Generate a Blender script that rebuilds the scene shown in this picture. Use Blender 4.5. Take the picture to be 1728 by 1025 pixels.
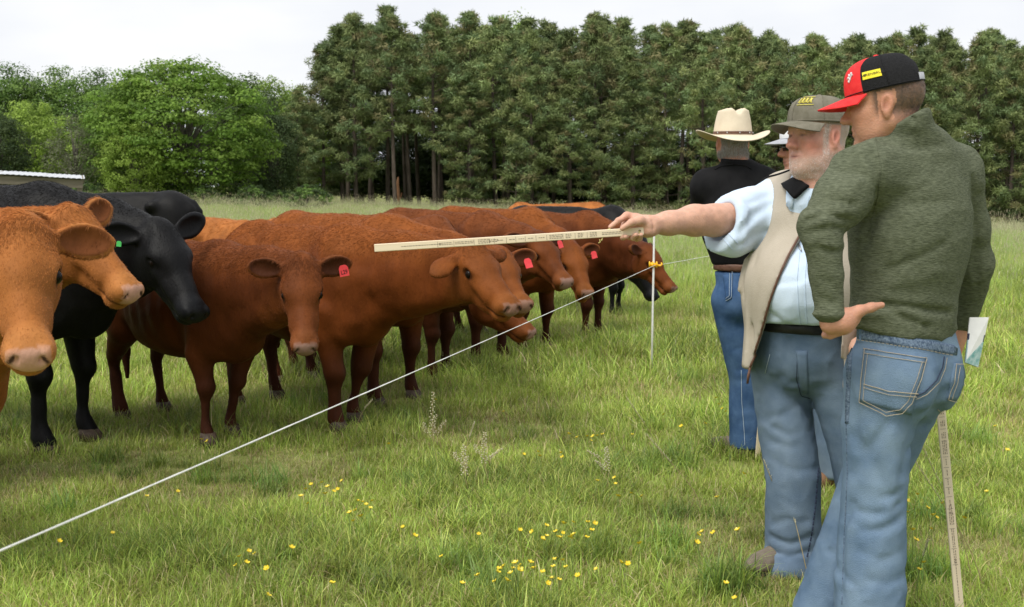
import bpy, math, random
import numpy as np
from mathutils import Matrix, Vector

for _o in list(bpy.data.objects):
    bpy.data.objects.remove(_o)
scene = bpy.context.scene
COL = scene.collection
R = math.radians

# ------------------------------------------------------------------ camera
CAM_H = 1.43
FPX = 1900.0                      # focal length in pixels of a 1728 px wide picture
PITCH = math.atan(187.5 / FPX)
cam_d = bpy.data.cameras.new("camera")
cam_d.sensor_width = 36.0
cam_d.lens = 36.0 * FPX / 1728.0
cam_d.clip_start = 0.05
cam_d.clip_end = 3000.0
cam_d.dof.use_dof = True
cam_d.dof.focus_distance = 4.9
cam_d.dof.aperture_fstop = 7.5
cam = bpy.data.objects.new("camera", cam_d)
cam.location = (0, 0, CAM_H)
cam.rotation_euler = (math.pi / 2 - PITCH, 0, 0)
COL.objects.link(cam)
scene.camera = cam

# ------------------------------------------------------------------ overcast sky and sun
SUN_EL, SUN_AZ = R(58), R(215)    # azimuth clockwise from +Y: behind the camera, a little to the left
world = bpy.data.worlds.new("World")
scene.world = world
world.use_nodes = True
wn, wl = world.node_tree.nodes, world.node_tree.links
wn.clear()
w_out = wn.new("ShaderNodeOutputWorld")
w_bg = wn.new("ShaderNodeBackground")
w_sky = wn.new("ShaderNodeTexSky")
w_sky.sky_type = 'NISHITA'
w_sky.sun_disc = False
w_sky.sun_elevation = SUN_EL
w_sky.sun_rotation = SUN_AZ
w_sky.dust_density = 2.0
w_tc = wn.new("ShaderNodeTexCoord")
w_map = wn.new("ShaderNodeMapping")
w_map.inputs['Scale'].default_value = (1.0, 1.0, 3.2)
w_n = wn.new("ShaderNodeTexNoise")
w_n.inputs['Scale'].default_value = 2.2
w_n.inputs['Detail'].default_value = 5
w_n.inputs['Roughness'].default_value = 0.5
w_r = wn.new("ShaderNodeValToRGB")
w_r.color_ramp.elements[0].position = 0.36
w_r.color_ramp.elements[0].color = (0.78, 0.81, 0.89, 1)
w_r.color_ramp.elements[1].position = 0.62
w_r.color_ramp.elements[1].color = (1.0, 1.0, 1.0, 1)
w_s = wn.new("ShaderNodeVectorMath"); w_s.operation = 'SCALE'
w_s.inputs['Scale'].default_value = 6.9
w_m = wn.new("ShaderNodeMix"); w_m.data_type = 'RGBA'
w_m.inputs[0].default_value = 0.93
wl.new(w_tc.outputs['Generated'], w_map.inputs['Vector'])
wl.new(w_map.outputs[0], w_n.inputs['Vector'])
wl.new(w_n.outputs['Fac'], w_r.inputs['Fac'])
wl.new(w_r.outputs['Color'], w_s.inputs[0])
wl.new(w_sky.outputs[0], w_m.inputs[6])
wl.new(w_s.outputs[0], w_m.inputs[7])
wl.new(w_m.outputs[2], w_bg.inputs['Color'])
w_bg.inputs['Strength'].default_value = 0.1
wl.new(w_bg.outputs[0], w_out.inputs['Surface'])

sun_d = bpy.data.lights.new("sun", 'SUN')
sun_d.energy = 2.2
sun_d.angle = R(32)
sun_d.color = (1.0, 0.96, 0.88)
sun = bpy.data.objects.new("sun", sun_d)
_sv = Vector((math.sin(SUN_AZ) * math.cos(SUN_EL), math.cos(SUN_AZ) * math.cos(SUN_EL), math.sin(SUN_EL)))
sun.rotation_euler = _sv.to_track_quat('Z', 'Y').to_euler()
sun.location = (0, 0, 30)
COL.objects.link(sun)

vs = scene.view_settings
vs.view_transform = 'Standard'
vs.look = 'None'
vs.exposure = 0.62
vs.gamma = 1.0
vs.use_curve_mapping = False
scene.render.engine = 'CYCLES'
scene.cycles.use_denoising = True
scene.cycles.max_bounces = 6
scene.cycles.transparent_max_bounces = 6
scene.cycles.caustics_reflective = False
scene.cycles.caustics_refractive = False


def at(px, py, D):
    """world point at ground distance D (world y) seen at a pixel of the 1728x1025 photograph"""
    cx, cy = (px - 864.0) / FPX, (512.5 - py) / FPX
    d = np.array([cx, math.cos(PITCH) + cy * math.sin(PITCH), -math.sin(PITCH) + cy * math.cos(PITCH)])
    return np.array([0, 0, CAM_H]) + d * (D / d[1])


def smooth01(a, b, x):
    t = np.clip((np.asarray(x, float) - a) / (b - a), 0, 1)
    return t * t * (3 - 2 * t)


def gz(x, y):
    """height of the ground"""
    x = np.asarray(x, float); y = np.asarray(y, float)
    far = smooth01(14, 80, y)
    xs = np.clip(x, -120, 90)
    return far * (-0.0345 * (xs + 13)) + 0.015 * np.sin(x * 1.7 + 1) * np.cos(y * 1.3) * smooth01(2, 6, y)


# ------------------------------------------------------------------ objects and tags
def tag(o, label=None, cat=None, group=None, kind=None):
    if label: o['label'] = label
    if cat: o['category'] = cat
    if group: o['group'] = group
    if kind: o['kind'] = kind
    return o


def empty(name, loc, rz=0.0, label=None, cat=None, group=None):
    o = bpy.data.objects.new(name, None)
    o.empty_display_size = 0.1
    o.location = loc
    o.rotation_euler = (0, 0, rz)
    COL.objects.link(o)
    return tag(o, label, cat, group)


def mesh_data(name, v, f, m=None, smooth=True, col=None):
    me = bpy.data.meshes.new(name)
    v = np.asarray(v, np.float32)
    if isinstance(f, np.ndarray):
        nv, nf, k = len(v), len(f), f.shape[1]
        me.vertices.add(nv); me.vertices.foreach_set('co', v.ravel())
        me.loops.add(nf * k); me.loops.foreach_set('vertex_index', f.astype(np.int32).ravel())
        me.polygons.add(nf)
        me.polygons.foreach_set('loop_start', np.arange(0, nf * k, k, dtype=np.int32))
        me.polygons.foreach_set('loop_total', np.full(nf, k, np.int32))
        me.update(calc_edges=True)
    else:
        me.from_pydata([tuple(map(float, p)) for p in v], [], f)
        me.update()
    me.polygons.foreach_set('use_smooth', np.full(len(me.polygons), smooth, bool))
    if col is not None:
        a = me.color_attributes.new('Col', 'FLOAT_COLOR', 'POINT')
        c = np.ones((len(v), 4), np.float32); c[:, :3] = col
        a.data.foreach_set('color', c.ravel())
    if m is not None:
        for mm in (m if isinstance(m, (list, tuple)) else [m]):
            me.materials.append(mm)
    return me


def obj(name, me, parent=None, loc=None):
    o = bpy.data.objects.new(name, me)
    COL.objects.link(o)
    if parent is not None:
        o.parent = parent
    if loc is not None:
        o.location = loc
    return o


class MB:
    """collects simple shapes into one mesh"""
    def __init__(s):
        s.v, s.f = [], []

    def add(s, v, f):
        n = len(s.v)
        s.v += [tuple(map(float, p)) for p in v]
        s.f += [tuple(int(i) + n for i in q) for q in f]
        return s

    def box(s, c, h, M=None):
        c = np.asarray(c, float)
        P = np.array([[x, y, z] for x in (-1, 1) for y in (-1, 1) for z in (-1, 1)], float) * np.asarray(h, float)
        if M is not None: P = P @ np.asarray(M, float)
        return s.add(P + c, [(0, 1, 3, 2), (4, 6, 7, 5), (0, 4, 5, 1), (2, 3, 7, 6), (0, 2, 6, 4), (1, 5, 7, 3)])

    def tube(s, pts, rad, n=8, cap=True):
        pts = np.asarray(pts, float); k = len(pts)
        rad = np.broadcast_to(np.asarray(rad, float), (k,))
        t = np.gradient(pts, axis=0); t /= np.linalg.norm(t, axis=1)[:, None] + 1e-12
        ref = np.array([0, 0, 1.0]) if abs(t[0, 2]) < .9 else np.array([1.0, 0, 0])
        V = []
        a = np.linspace(0, 2 * np.pi, n, endpoint=False)
        for i in range(k):
            u = np.cross(t[i], ref); u /= np.linalg.norm(u) + 1e-12
            w = np.cross(u, t[i]); ref = w
            ref = w
            V.append(pts[i] + rad[i] * (np.cos(a)[:, None] * u + np.sin(a)[:, None] * w))
        V = np.concatenate(V)
        F = [(i * n + j, i * n + (j + 1) % n, (i + 1) * n + (j + 1) % n, (i + 1) * n + j) for i in range(k - 1) for j in range(n)]
        if cap:
            F += [tuple(range(n))[::-1], tuple((k - 1) * n + j for j in range(n))]
        return s.add(V, F)

    def build(s, name, m, parent=None, smooth=True, loc=None):
        return obj(name, mesh_data(name, np.array(s.v), s.f, m, smooth), parent, loc)


def uvsphere(c, r, n=14, m=10):
    c = np.asarray(c, float); r = np.broadcast_to(np.asarray(r, float), (3,))
    V = [c + r * np.array([0, 0, 1.0])]
    for i in range(1, m):
        th = np.pi * i / m
        for j in range(n):
            ph = 2 * np.pi * j / n
            V.append(c + r * np.array([np.sin(th) * np.cos(ph), np.sin(th) * np.sin(ph), np.cos(th)]))
    V.append(c - r * np.array([0, 0, 1.0]))
    F = [(0, 1 + j, 1 + (j + 1) % n) for j in range(n)]
    for i in range(m - 2):
        for j in range(n):
            a = 1 + i * n + j; b = 1 + i * n + (j + 1) % n
            F.append((a, a + n, b + n, b))
    e = len(V) - 1; s0 = 1 + (m - 2) * n
    F += [(s0 + j, e, s0 + (j + 1) % n) for j in range(n)]
    return np.array(V), F


# ------------------------------------------------------------------ numpy noise
_rs = np.random.RandomState(11)
_NT = _rs.rand(32, 32, 32).astype(np.float32)


def vnoise(P):
    P = np.asarray(P, np.float32)
    I = np.floor(P).astype(np.int32); F = P - I
    F = F * F * (3 - 2 * F); I &= 31; J = (I + 1) & 31
    x0, y0, z0 = I[..., 0], I[..., 1], I[..., 2]; x1, y1, z1 = J[..., 0], J[..., 1], J[..., 2]
    fx, fy, fz = F[..., 0], F[..., 1], F[..., 2]
    a = _NT[x0, y0, z0] * (1 - fx) + _NT[x1, y0, z0] * fx
    b = _NT[x0, y1, z0] * (1 - fx) + _NT[x1, y1, z0] * fx
    c = _NT[x0, y0, z1] * (1 - fx) + _NT[x1, y0, z1] * fx
    d = _NT[x0, y1, z1] * (1 - fx) + _NT[x1, y1, z1] * fx
    return ((a * (1 - fy) + b * fy) * (1 - fz) + (c * (1 - fy) + d * fy) * fz) * 2 - 1


def axis_pts(lo, hi, step, fine=()):
    out = [lo]
    while out[-1] < hi:
        x = out[-1]; st = step
        for a, b, s in fine:
            if a - step <= x <= b: st = min(st, s)
        out.append(x + st)
    return np.array(out, np.float32)


def unit(v):
    v = np.asarray(v, float)
    return v / (np.linalg.norm(v) + 1e-12)


class Field:
    """signed-distance field on a rectilinear grid: smooth unions of tapered limbs and ellipsoids, meshed as one skin"""
    def __init__(s, xs, ys, zs):
        s.ax = [np.asarray(a, np.float32) for a in (xs, ys, zs)]
        s.d = np.full([len(a) for a in s.ax], 0.5, np.float32)

    def _win(s, lo, hi):
        sl = []
        for a, l, h in zip(s.ax, lo, hi):
            i = max(int(np.searchsorted(a, l)) - 1, 0); j = min(int(np.searchsorted(a, h)) + 1, len(a))
            if j <= i: return None
            sl.append(slice(i, j))
        return tuple(sl)

    def _grid(s, sl):
        return (s.ax[0][sl[0]][:, None, None], s.ax[1][sl[1]][None, :, None], s.ax[2][sl[2]][None, None, :])

    def _put(s, sl, e, k, sub):
        d = s.d[sl]
        if sub:
            e = -e
            h = np.maximum(k - np.abs(d - e), 0) / k
            s.d[sl] = np.maximum(d, e) + h * h * k * .25
        else:
            h = np.maximum(k - np.abs(d - e), 0) / k
            s.d[sl] = np.minimum(d, e) - h * h * k * .25

    def cone(s, a, b, ra, rb, k=.03, flat=None, sub=False):
        a = np.asarray(a, np.float32); b = np.asarray(b, np.float32)
        pad = max(ra, rb) * (1.0 if flat is None else max(1.0, flat[1])) + k + .04
        sl = s._win(np.minimum(a, b) - pad, np.maximum(a, b) + pad)
        if sl is None: return s
        X, Y, Z = s._grid(sl)
        px, py, pz = X - a[0], Y - a[1], Z - a[2]
        ab = b - a
        if flat is not None:                       # flat = (axis, factor): cross-section scaled along that axis
            n = unit(flat[0]).astype(np.float32); g = np.float32(1.0 / flat[1] - 1)
            q = (px * n[0] + py * n[1] + pz * n[2]) * g
            px, py, pz = px + n[0] * q, py + n[1] * q, pz + n[2] * q
            ab = ab + n * float(ab @ n) * g
        L = float(ab @ ab) + 1e-9
        t = np.clip((px * ab[0] + py * ab[1] + pz * ab[2]) / L, 0, 1)
        e = np.sqrt((px - t * ab[0]) ** 2 + (py - t * ab[1]) ** 2 + (pz - t * ab[2]) ** 2) - (ra + (rb - ra) * t)
        if flat is not None: e = e * min(1.0, flat[1])
        s._put(sl, e.astype(np.float32), k, sub)
        return s

    def chain(s, pts, rad, k=.03, flat=None, sub=False):
        for i in range(len(pts) - 1):
            s.cone(pts[i], pts[i + 1], rad[i], rad[i + 1], k, flat, sub)
        return s

    def ell(s, c, r, M=None, k=.03, sub=False):
        c = np.asarray(c, np.float32); r = np.asarray(r, np.float32)
        r = np.broadcast_to(r, (3,))
        M = np.eye(3, dtype=np.float32) if M is None else np.asarray(M, np.float32)   # rows: local axes
        ext = np.sqrt(((M * r[:, None]) ** 2).sum(0)) + k + .04
        sl = s._win(c - ext, c + ext)
        if sl is None: return s
        X, Y, Z = s._grid(sl)
        px, py, pz = X - c[0], Y - c[1], Z - c[2]
        k0 = 0; k1 = 0
        for i in range(3):
            u = px * M[i, 0] + py * M[i, 1] + pz * M[i, 2]
            k0 = k0 + (u / r[i]) ** 2; k1 = k1 + (u / r[i] ** 2) ** 2
        k0 = np.sqrt(k0); k1 = np.sqrt(k1) + 1e-6
        s._put(sl, (k0 * (k0 - 1) / k1).astype(np.float32), k, sub)
        return s

    def box(s, c, h, M=None, rnd=.01, k=.01, sub=False):
        c = np.asarray(c, np.float32); h = np.asarray(h, np.float32)
        M = np.eye(3, dtype=np.float32) if M is None else np.asarray(M, np.float32)
        ext = (np.abs(M) * h[:, None]).sum(0) + k + .04 + rnd
        sl = s._win(c - ext, c + ext)
        if sl is None: return s
        X, Y, Z = s._grid(sl)
        px, py, pz = X - c[0], Y - c[1], Z - c[2]
        o = 0; mx = None
        for i in range(3):
            q = np.abs(px * M[i, 0] + py * M[i, 1] + pz * M[i, 2]) - (h[i] - rnd)
            o = o + np.maximum(q, 0) ** 2
            mx = q if mx is None else np.maximum(mx, q)
        s._put(sl, (np.sqrt(o) + np.minimum(mx, 0) - rnd).astype(np.float32), k, sub)
        return s

    def half(s, p, n, k=.006):
        """cut away the side of the plane that n points to"""
        n = unit(n).astype(np.float32)
        X, Y, Z = s._grid((slice(None),) * 3)
        e = (X - p[0]) * n[0] + (Y - p[1]) * n[1] + (Z - p[2]) * n[2]
        h = np.maximum(k - np.abs(s.d - e), 0) / k
        s.d = np.maximum(s.d, e.astype(np.float32)) + h * h * k * .25
        return s

    def near(s, band=.06):
        I = np.argwhere(np.abs(s.d) < band)
        P = np.stack([s.ax[i][I[:, i]] for i in range(3)], 1)
        return I, P

    def disp(s, fn, band=.06):
        I, P = s.near(band)
        s.d[I[:, 0], I[:, 1], I[:, 2]] += fn(P).astype(np.float32)
        return s

    def fold(s, pts, amp, sig, ext=None):
        """a crease (amp>0 cuts in, amp<0 raises) along a polyline near the surface"""
        pts = np.asarray(pts, np.float32)
        pad = sig * 2.6 + .02
        sl = s._win(pts.min(0) - pad, pts.max(0) + pad)
        if sl is None: return s
        X, Y, Z = s._grid(sl); best = None
        for a, b in zip(pts[:-1], pts[1:]):
            ab = b - a; L = float(ab @ ab) + 1e-9
            px, py, pz = X - a[0], Y - a[1], Z - a[2]
            t = np.clip((px * ab[0] + py * ab[1] + pz * ab[2]) / L, 0, 1)
            e = (px - t * ab[0]) ** 2 + (py - t * ab[1]) ** 2 + (pz - t * ab[2]) ** 2
            best = e if best is None else np.minimum(best, e)
        s.d[sl] += (amp * np.exp(-best / (sig * sig))).astype(np.float32)
        return s

    def sample(s, P):
        P = np.asarray(P, np.float32)
        I, F = [], []
        for i in range(3):
            a = s.ax[i]
            j = np.clip(np.searchsorted(a, P[..., i]) - 1, 0, len(a) - 2)
            I.append(j); F.append(np.clip((P[..., i] - a[j]) / (a[j + 1] - a[j]), 0, 1))
        d = s.d; x, y, z = I; fx, fy, fz = F
        c = 0
        for dx in (0, 1):
            for dy in (0, 1):
                for dz in (0, 1):
                    w = (fx if dx else 1 - fx) * (fy if dy else 1 - fy) * (fz if dz else 1 - fz)
                    c = c + w * d[x + dx, y + dy, z + dz]
        return c

    def grad(s, P, e=.006):
        g = []
        for i in range(3):
            o = np.zeros(3, np.float32); o[i] = e
            g.append(s.sample(P + o) - s.sample(P - o))
        g = np.stack(g, -1)
        return g / (np.linalg.norm(g, axis=-1, keepdims=True) + 1e-9)

    def shoot(s, O, D, n=60, off=.0):
        """march from points O along direction D to the surface; returns points lifted by off"""
        P = np.array(O, np.float32); D = np.broadcast_to(np.asarray(D, np.float32), P.shape)
        for _ in range(n):
            P = P + D * np.clip(s.sample(P), -.02, .02)[..., None] * .8
        if off: P = P + s.grad(P) * off
        return P

    def mesh(s, relax=1):
        d = s.d; ins = d < 0
        nx, ny, nz = d.shape
        cnt = np.zeros((nx - 1, ny - 1, nz - 1), np.int8)
        for dx in (0, 1):
            for dy in (0, 1):
                for dz in (0, 1):
                    cnt += ins[dx:nx - 1 + dx, dy:ny - 1 + dy, dz:nz - 1 + dz]
        C = np.argwhere((cnt > 0) & (cnt < 8))
        idx = np.full(cnt.shape, -1, np.int32); idx[C[:, 0], C[:, 1], C[:, 2]] = np.arange(len(C))
        offs = np.array([[a, b, c] for a in (0, 1) for b in (0, 1) for c in (0, 1)])
        G = C[:, None, :] + offs[None]
        val = d[G[..., 0], G[..., 1], G[..., 2]]
        pos = np.stack([s.ax[i][G[..., i]] for i in range(3)], -1)
        acc = np.zeros((len(C), 3), np.float32); num = np.zeros(len(C), np.float32)
        for i in range(8):
            for b in (1, 2, 4):
                j = i | b
                if j == i: continue
                m = (val[:, i] < 0) != (val[:, j] < 0)
                t = val[m, i] / (val[m, i] - val[m, j])
                acc[m] += pos[m, i] + (pos[m, j] - pos[m, i]) * t[:, None]; num[m] += 1
        V = acc / num[:, None]
        Fs = []
        for axn in range(3):
            o1, o2 = [(1, 2), (2, 0), (0, 1)][axn]
            sl0 = [slice(None)] * 3; sl1 = [slice(None)] * 3
            sl0[axn] = slice(0, -1); sl1[axn] = slice(1, None)
            A, B = ins[tuple(sl0)], ins[tuple(sl1)]
            E = np.argwhere(A != B)
            E = E[(E[:, o1] > 0) & (E[:, o2] > 0) & (E[:, o1] < d.shape[o1] - 1) & (E[:, o2] < d.shape[o2] - 1)]
            e1 = np.zeros(3, int); e1[o1] = 1; e2 = np.zeros(3, int); e2[o2] = 1
            q = [E - e1 - e2, E - e2, E, E - e1]
            q = np.stack([idx[a[:, 0], a[:, 1], a[:, 2]] for a in q], 1)
            fl = ~A[E[:, 0], E[:, 1], E[:, 2]]
            q[fl] = q[fl][:, ::-1]
            Fs.append(q)
        F = np.concatenate(Fs)
        F = F[(F >= 0).all(1)]
        for _ in range(relax):
            acc = np.zeros_like(V); num = np.zeros(len(V), np.float32)
            for a, b in ((0, 1), (1, 2), (2, 3), (3, 0)):
                for i, j in ((a, b), (b, a)):
                    np.add.at(acc, F[:, i], V[F[:, j]]); np.add.at(num, F[:, i], 1)
            V = V * .5 + .5 * acc / np.maximum(num, 1)[:, None]
        return V, F


def normals_of(V, F):
    n = np.cross(V[F[:, 2]] - V[F[:, 0]], V[F[:, 3 if F.shape[1] > 3 else 1]] - V[F[:, 1]])
    N = np.zeros_like(V)
    for i in range(F.shape[1]): np.add.at(N, F[:, i], n)
    return N / (np.linalg.norm(N, axis=1)[:, None] + 1e-12)


# ------------------------------------------------------------------ materials
def new_mat(name):
    m = bpy.data.materials.new(name)
    m.use_nodes = True
    nt = m.node_tree
    return m, nt.nodes, nt.links, nt.nodes['Principled BSDF']


def nd(nodes, kind, **kw):
    n = nodes.new(kind)
    for k, v in kw.items():
        if k.startswith('i_'): n.inputs[k[2:].replace('_', ' ')].default_value = v
        else: setattr(n, k, v)
    return n


def mat(name, c1, c2=None, rough=.7, nscale=30., bump=0., bscale=None, stretch=None, spec=.3, sheen=0., metal=0., attr=False, vary=.28, sss=0., detail=4, coord='Object', trans=0.):
    """plain procedural material: two-tone noise colour (or the mesh's own colour attribute) and a fine relief"""
    m, n, l, b = new_mat(name)
    b.inputs['Roughness'].default_value = rough
    b.inputs['Specular IOR Level'].default_value = spec
    b.inputs['Metallic'].default_value = metal
    if sheen:
        b.inputs['Sheen Weight'].default_value = sheen
        b.inputs['Sheen Roughness'].default_value = .5
    tc = nd(n, 'ShaderNodeTexCoord')
    mp = nd(n, 'ShaderNodeMapping')
    if stretch: mp.inputs['Scale'].default_value = stretch
    l.new(tc.outputs[coord], mp.inputs['Vector'])
    nz = nd(n, 'ShaderNodeTexNoise', i_Scale=nscale, i_Detail=detail, i_Roughness=.6)
    l.new(mp.outputs[0], nz.inputs['Vector'])
    if attr:
        at_ = nd(n, 'ShaderNodeAttribute', attribute_name='Col')
        hv = nd(n, 'ShaderNodeMapRange')
        hv.inputs['To Min'].default_value = 1 - vary; hv.inputs['To Max'].default_value = 1 + vary
        hv.inputs['From Min'].default_value = .25; hv.inputs['From Max'].default_value = .75
        l.new(nz.outputs['Fac'], hv.inputs['Value'])
        mx = nd(n, 'ShaderNodeVectorMath', operation='SCALE')
        l.new(at_.outputs['Color'], mx.inputs[0]); l.new(hv.outputs[0], mx.inputs['Scale'])
        l.new(mx.outputs[0], b.inputs['Base Color'])
    else:
        rp = nd(n, 'ShaderNodeValToRGB')
        rp.color_ramp.elements[0].position = .32; rp.color_ramp.elements[1].position = .68
        c2 = c2 or tuple(min(1, c * 1.25) for c in c1)
        rp.color_ramp.elements[0].color = (*c1, 1); rp.color_ramp.elements[1].color = (*c2, 1)
        l.new(nz.outputs['Fac'], rp.inputs['Fac'])
        l.new(rp.outputs['Color'], b.inputs['Base Color'])
    if bump:
        n2 = nd(n, 'ShaderNodeTexNoise', i_Scale=bscale or nscale * 2, i_Detail=3)
        l.new(mp.outputs[0], n2.inputs['Vector'])
        bp = nd(n, 'ShaderNodeBump', i_Strength=bump, i_Distance=.01)
        l.new(n2.outputs['Fac'], bp.inputs['Height'])
        l.new(bp.outputs[0], b.inputs['Normal'])
    if sss:
        b.inputs['Subsurface Weight'].default_value = sss
        b.inputs['Subsurface Radius'].default_value = (.02, .008, .004)
        b.inputs['Subsurface Scale'].default_value = .3
    if trans:
        b.inputs['Transmission Weight'].default_value = 0
        tr = nd(n, 'ShaderNodeBsdfTranslucent')
        src = b.inputs['Base Color'].links[0].from_socket
        l.new(src, tr.inputs['Color'])
        ms = nd(n, 'ShaderNodeMixShader'); ms.inputs[0].default_value = trans
        out = n['Material Output']
        l.new(b.outputs[0], ms.inputs[1]); l.new(tr.outputs[0], ms.inputs[2]); l.new(ms.outputs[0], out.inputs['Surface'])
    return m
# ------------------------------------------------------------------ ground
def build_ground():
    def rng(pts):
        out = []
        for (a, b, st) in pts: out += list(np.arange(a, b, st))
        return np.array(out + [pts[-1][1]])
    xs = rng([(-400, -120, 40), (-120, -20, 5), (-20, 20, .8), (20, 120, 5), (120, 400, 40)])
    ys = rng([(-60, -4, 8), (-4, 24, .8), (24, 130, 4), (130, 700, 60)])
    X, Y = np.meshgrid(xs, ys, indexing='ij')
    Z = gz(X, Y)
    nx, ny = X.shape
    I = np.arange(nx * ny).reshape(nx, ny)
    F = np.stack([I[:-1, :-1], I[1:, :-1], I[1:, 1:], I[:-1, 1:]], -1).reshape(-1, 4)
    m, n, l, b = new_mat('pasture_soil')
    tc = nd(n, 'ShaderNodeTexCoord')
    a1 = nd(n, 'ShaderNodeTexNoise', i_Scale=.9, i_Detail=6, i_Roughness=.65)
    a2 = nd(n, 'ShaderNodeTexNoise', i_Scale=14., i_Detail=5, i_Roughness=.7)
    for a in (a1, a2): l.new(tc.outputs['Object'], a.inputs['Vector'])
    r1 = nd(n, 'ShaderNodeValToRGB'); r2 = nd(n, 'ShaderNodeValToRGB')
    r1.color_ramp.elements[0].position = .35; r1.color_ramp.elements[1].position = .65
    r1.color_ramp.elements[0].color = (.17, .22, .050, 1); r1.color_ramp.elements[1].color = (.26, .29, .085, 1)
    r2.color_ramp.elements[0].position = .35; r2.color_ramp.elements[1].position = .72
    r2.color_ramp.elements[0].color = (.14, .17, .045, 1); r2.color_ramp.elements[1].color = (.36, .35, .17, 1)
    l.new(a1.outputs['Fac'], r1.inputs['Fac']); l.new(a2.outputs['Fac'], r2.inputs['Fac'])
    mx = nd(n, 'ShaderNodeMix', data_type='RGBA'); mx.inputs[0].default_value = .5
    l.new(r1.outputs[0], mx.inputs[6]); l.new(r2.outputs[0], mx.inputs[7]); l.new(mx.outputs[2], b.inputs['Base Color'])
    bp = nd(n, 'ShaderNodeBump', i_Strength=.7, i_Distance=.03); l.new(a2.outputs['Fac'], bp.inputs['Height']); l.new(bp.outputs[0], b.inputs['Normal'])
    b.inputs['Roughness'].default_value = .95; b.inputs['Specular IOR Level'].default_value = .05
    tag(obj('ground', mesh_data('ground', np.stack([X, Y, Z], -1).reshape(-1, 3), F, m)), kind='structure')


build_ground()


# ------------------------------------------------------------------ grass: many small tufts, nobody could count it
def grass_mat(name, trans=.36, rough=.42):
    m, n, l, b = new_mat(name)
    a = nd(n, 'ShaderNodeAttribute', attribute_name='Col')
    oi = nd(n, 'ShaderNodeObjectInfo')
    # every tuft a little different: yellower, darker, drier
    hs = nd(n, 'ShaderNodeHueSaturation')
    mr = nd(n, 'ShaderNodeMapRange'); mr.inputs['To Min'].default_value = .482; mr.inputs['To Max'].default_value = .512
    l.new(oi.outputs['Random'], mr.inputs['Value']); l.new(mr.outputs[0], hs.inputs['Hue'])
    gm = nd(n, 'ShaderNodeNewGeometry')
    nz = nd(n, 'ShaderNodeTexNoise', i_Scale=.8, i_Detail=4.)
    l.new(gm.outputs['Position'], nz.inputs['Vector'])
    m2 = nd(n, 'ShaderNodeMapRange'); m2.inputs['From Min'].default_value = .3; m2.inputs['From Max'].default_value = .7
    m2.inputs['To Min'].default_value = .72; m2.inputs['To Max'].default_value = 1.42
    l.new(nz.outputs['Fac'], m2.inputs['Value'])
    m3 = nd(n, 'ShaderNodeMapRange'); m3.inputs['To Min'].default_value = .78; m3.inputs['To Max'].default_value = 1.25
    l.new(oi.outputs['Random'], m3.inputs['Value'])
    mm = nd(n, 'ShaderNodeMath', operation='MULTIPLY'); l.new(m2.outputs[0], mm.inputs[0]); l.new(m3.outputs[0], mm.inputs[1])
    l.new(mm.outputs[0], hs.inputs['Value'])
    l.new(a.outputs['Color'], hs.inputs['Color'])
    l.new(hs.outputs[0], b.inputs['Base Color'])
    b.inputs['Roughness'].default_value = rough; b.inputs['Specular IOR Level'].default_value = .34
    tr = nd(n, 'ShaderNodeBsdfTranslucent'); l.new(hs.outputs[0], tr.inputs['Color'])
    ms = nd(n, 'ShaderNodeMixShader'); ms.inputs[0].default_value = trans
    l.new(b.outputs[0], ms.inputs[1]); l.new(tr.outputs[0], ms.inputs[2]); l.new(ms.outputs[0], n['Material Output'].inputs['Surface'])
    return m


M_grass = grass_mat('grass_blades')
GREENS = np.array([(.21, .30, .050), (.25, .34, .060), (.18, .26, .048), (.30, .37, .078), (.23, .29, .065), (.33, .38, .095)]) * np.array([1.37, 1.34, 1.3])
STRAW = np.array([(.50, .42, .21), (.56, .49, .29), (.42, .33, .17)]) * 1.1
DARKG = np.array([(.125, .205, .042), (.16, .245, .052), (.14, .215, .052)]) * 1.3
MEADOW = np.array([(.25, .34, .080), (.29, .38, .10), (.22, .31, .072), (.33, .38, .13)]) * 1.22
SEED = np.array([(.48, .49, .29), (.44, .43, .26), (.54, .53, .34), (.47, .41, .28)]) * 1.08


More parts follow.
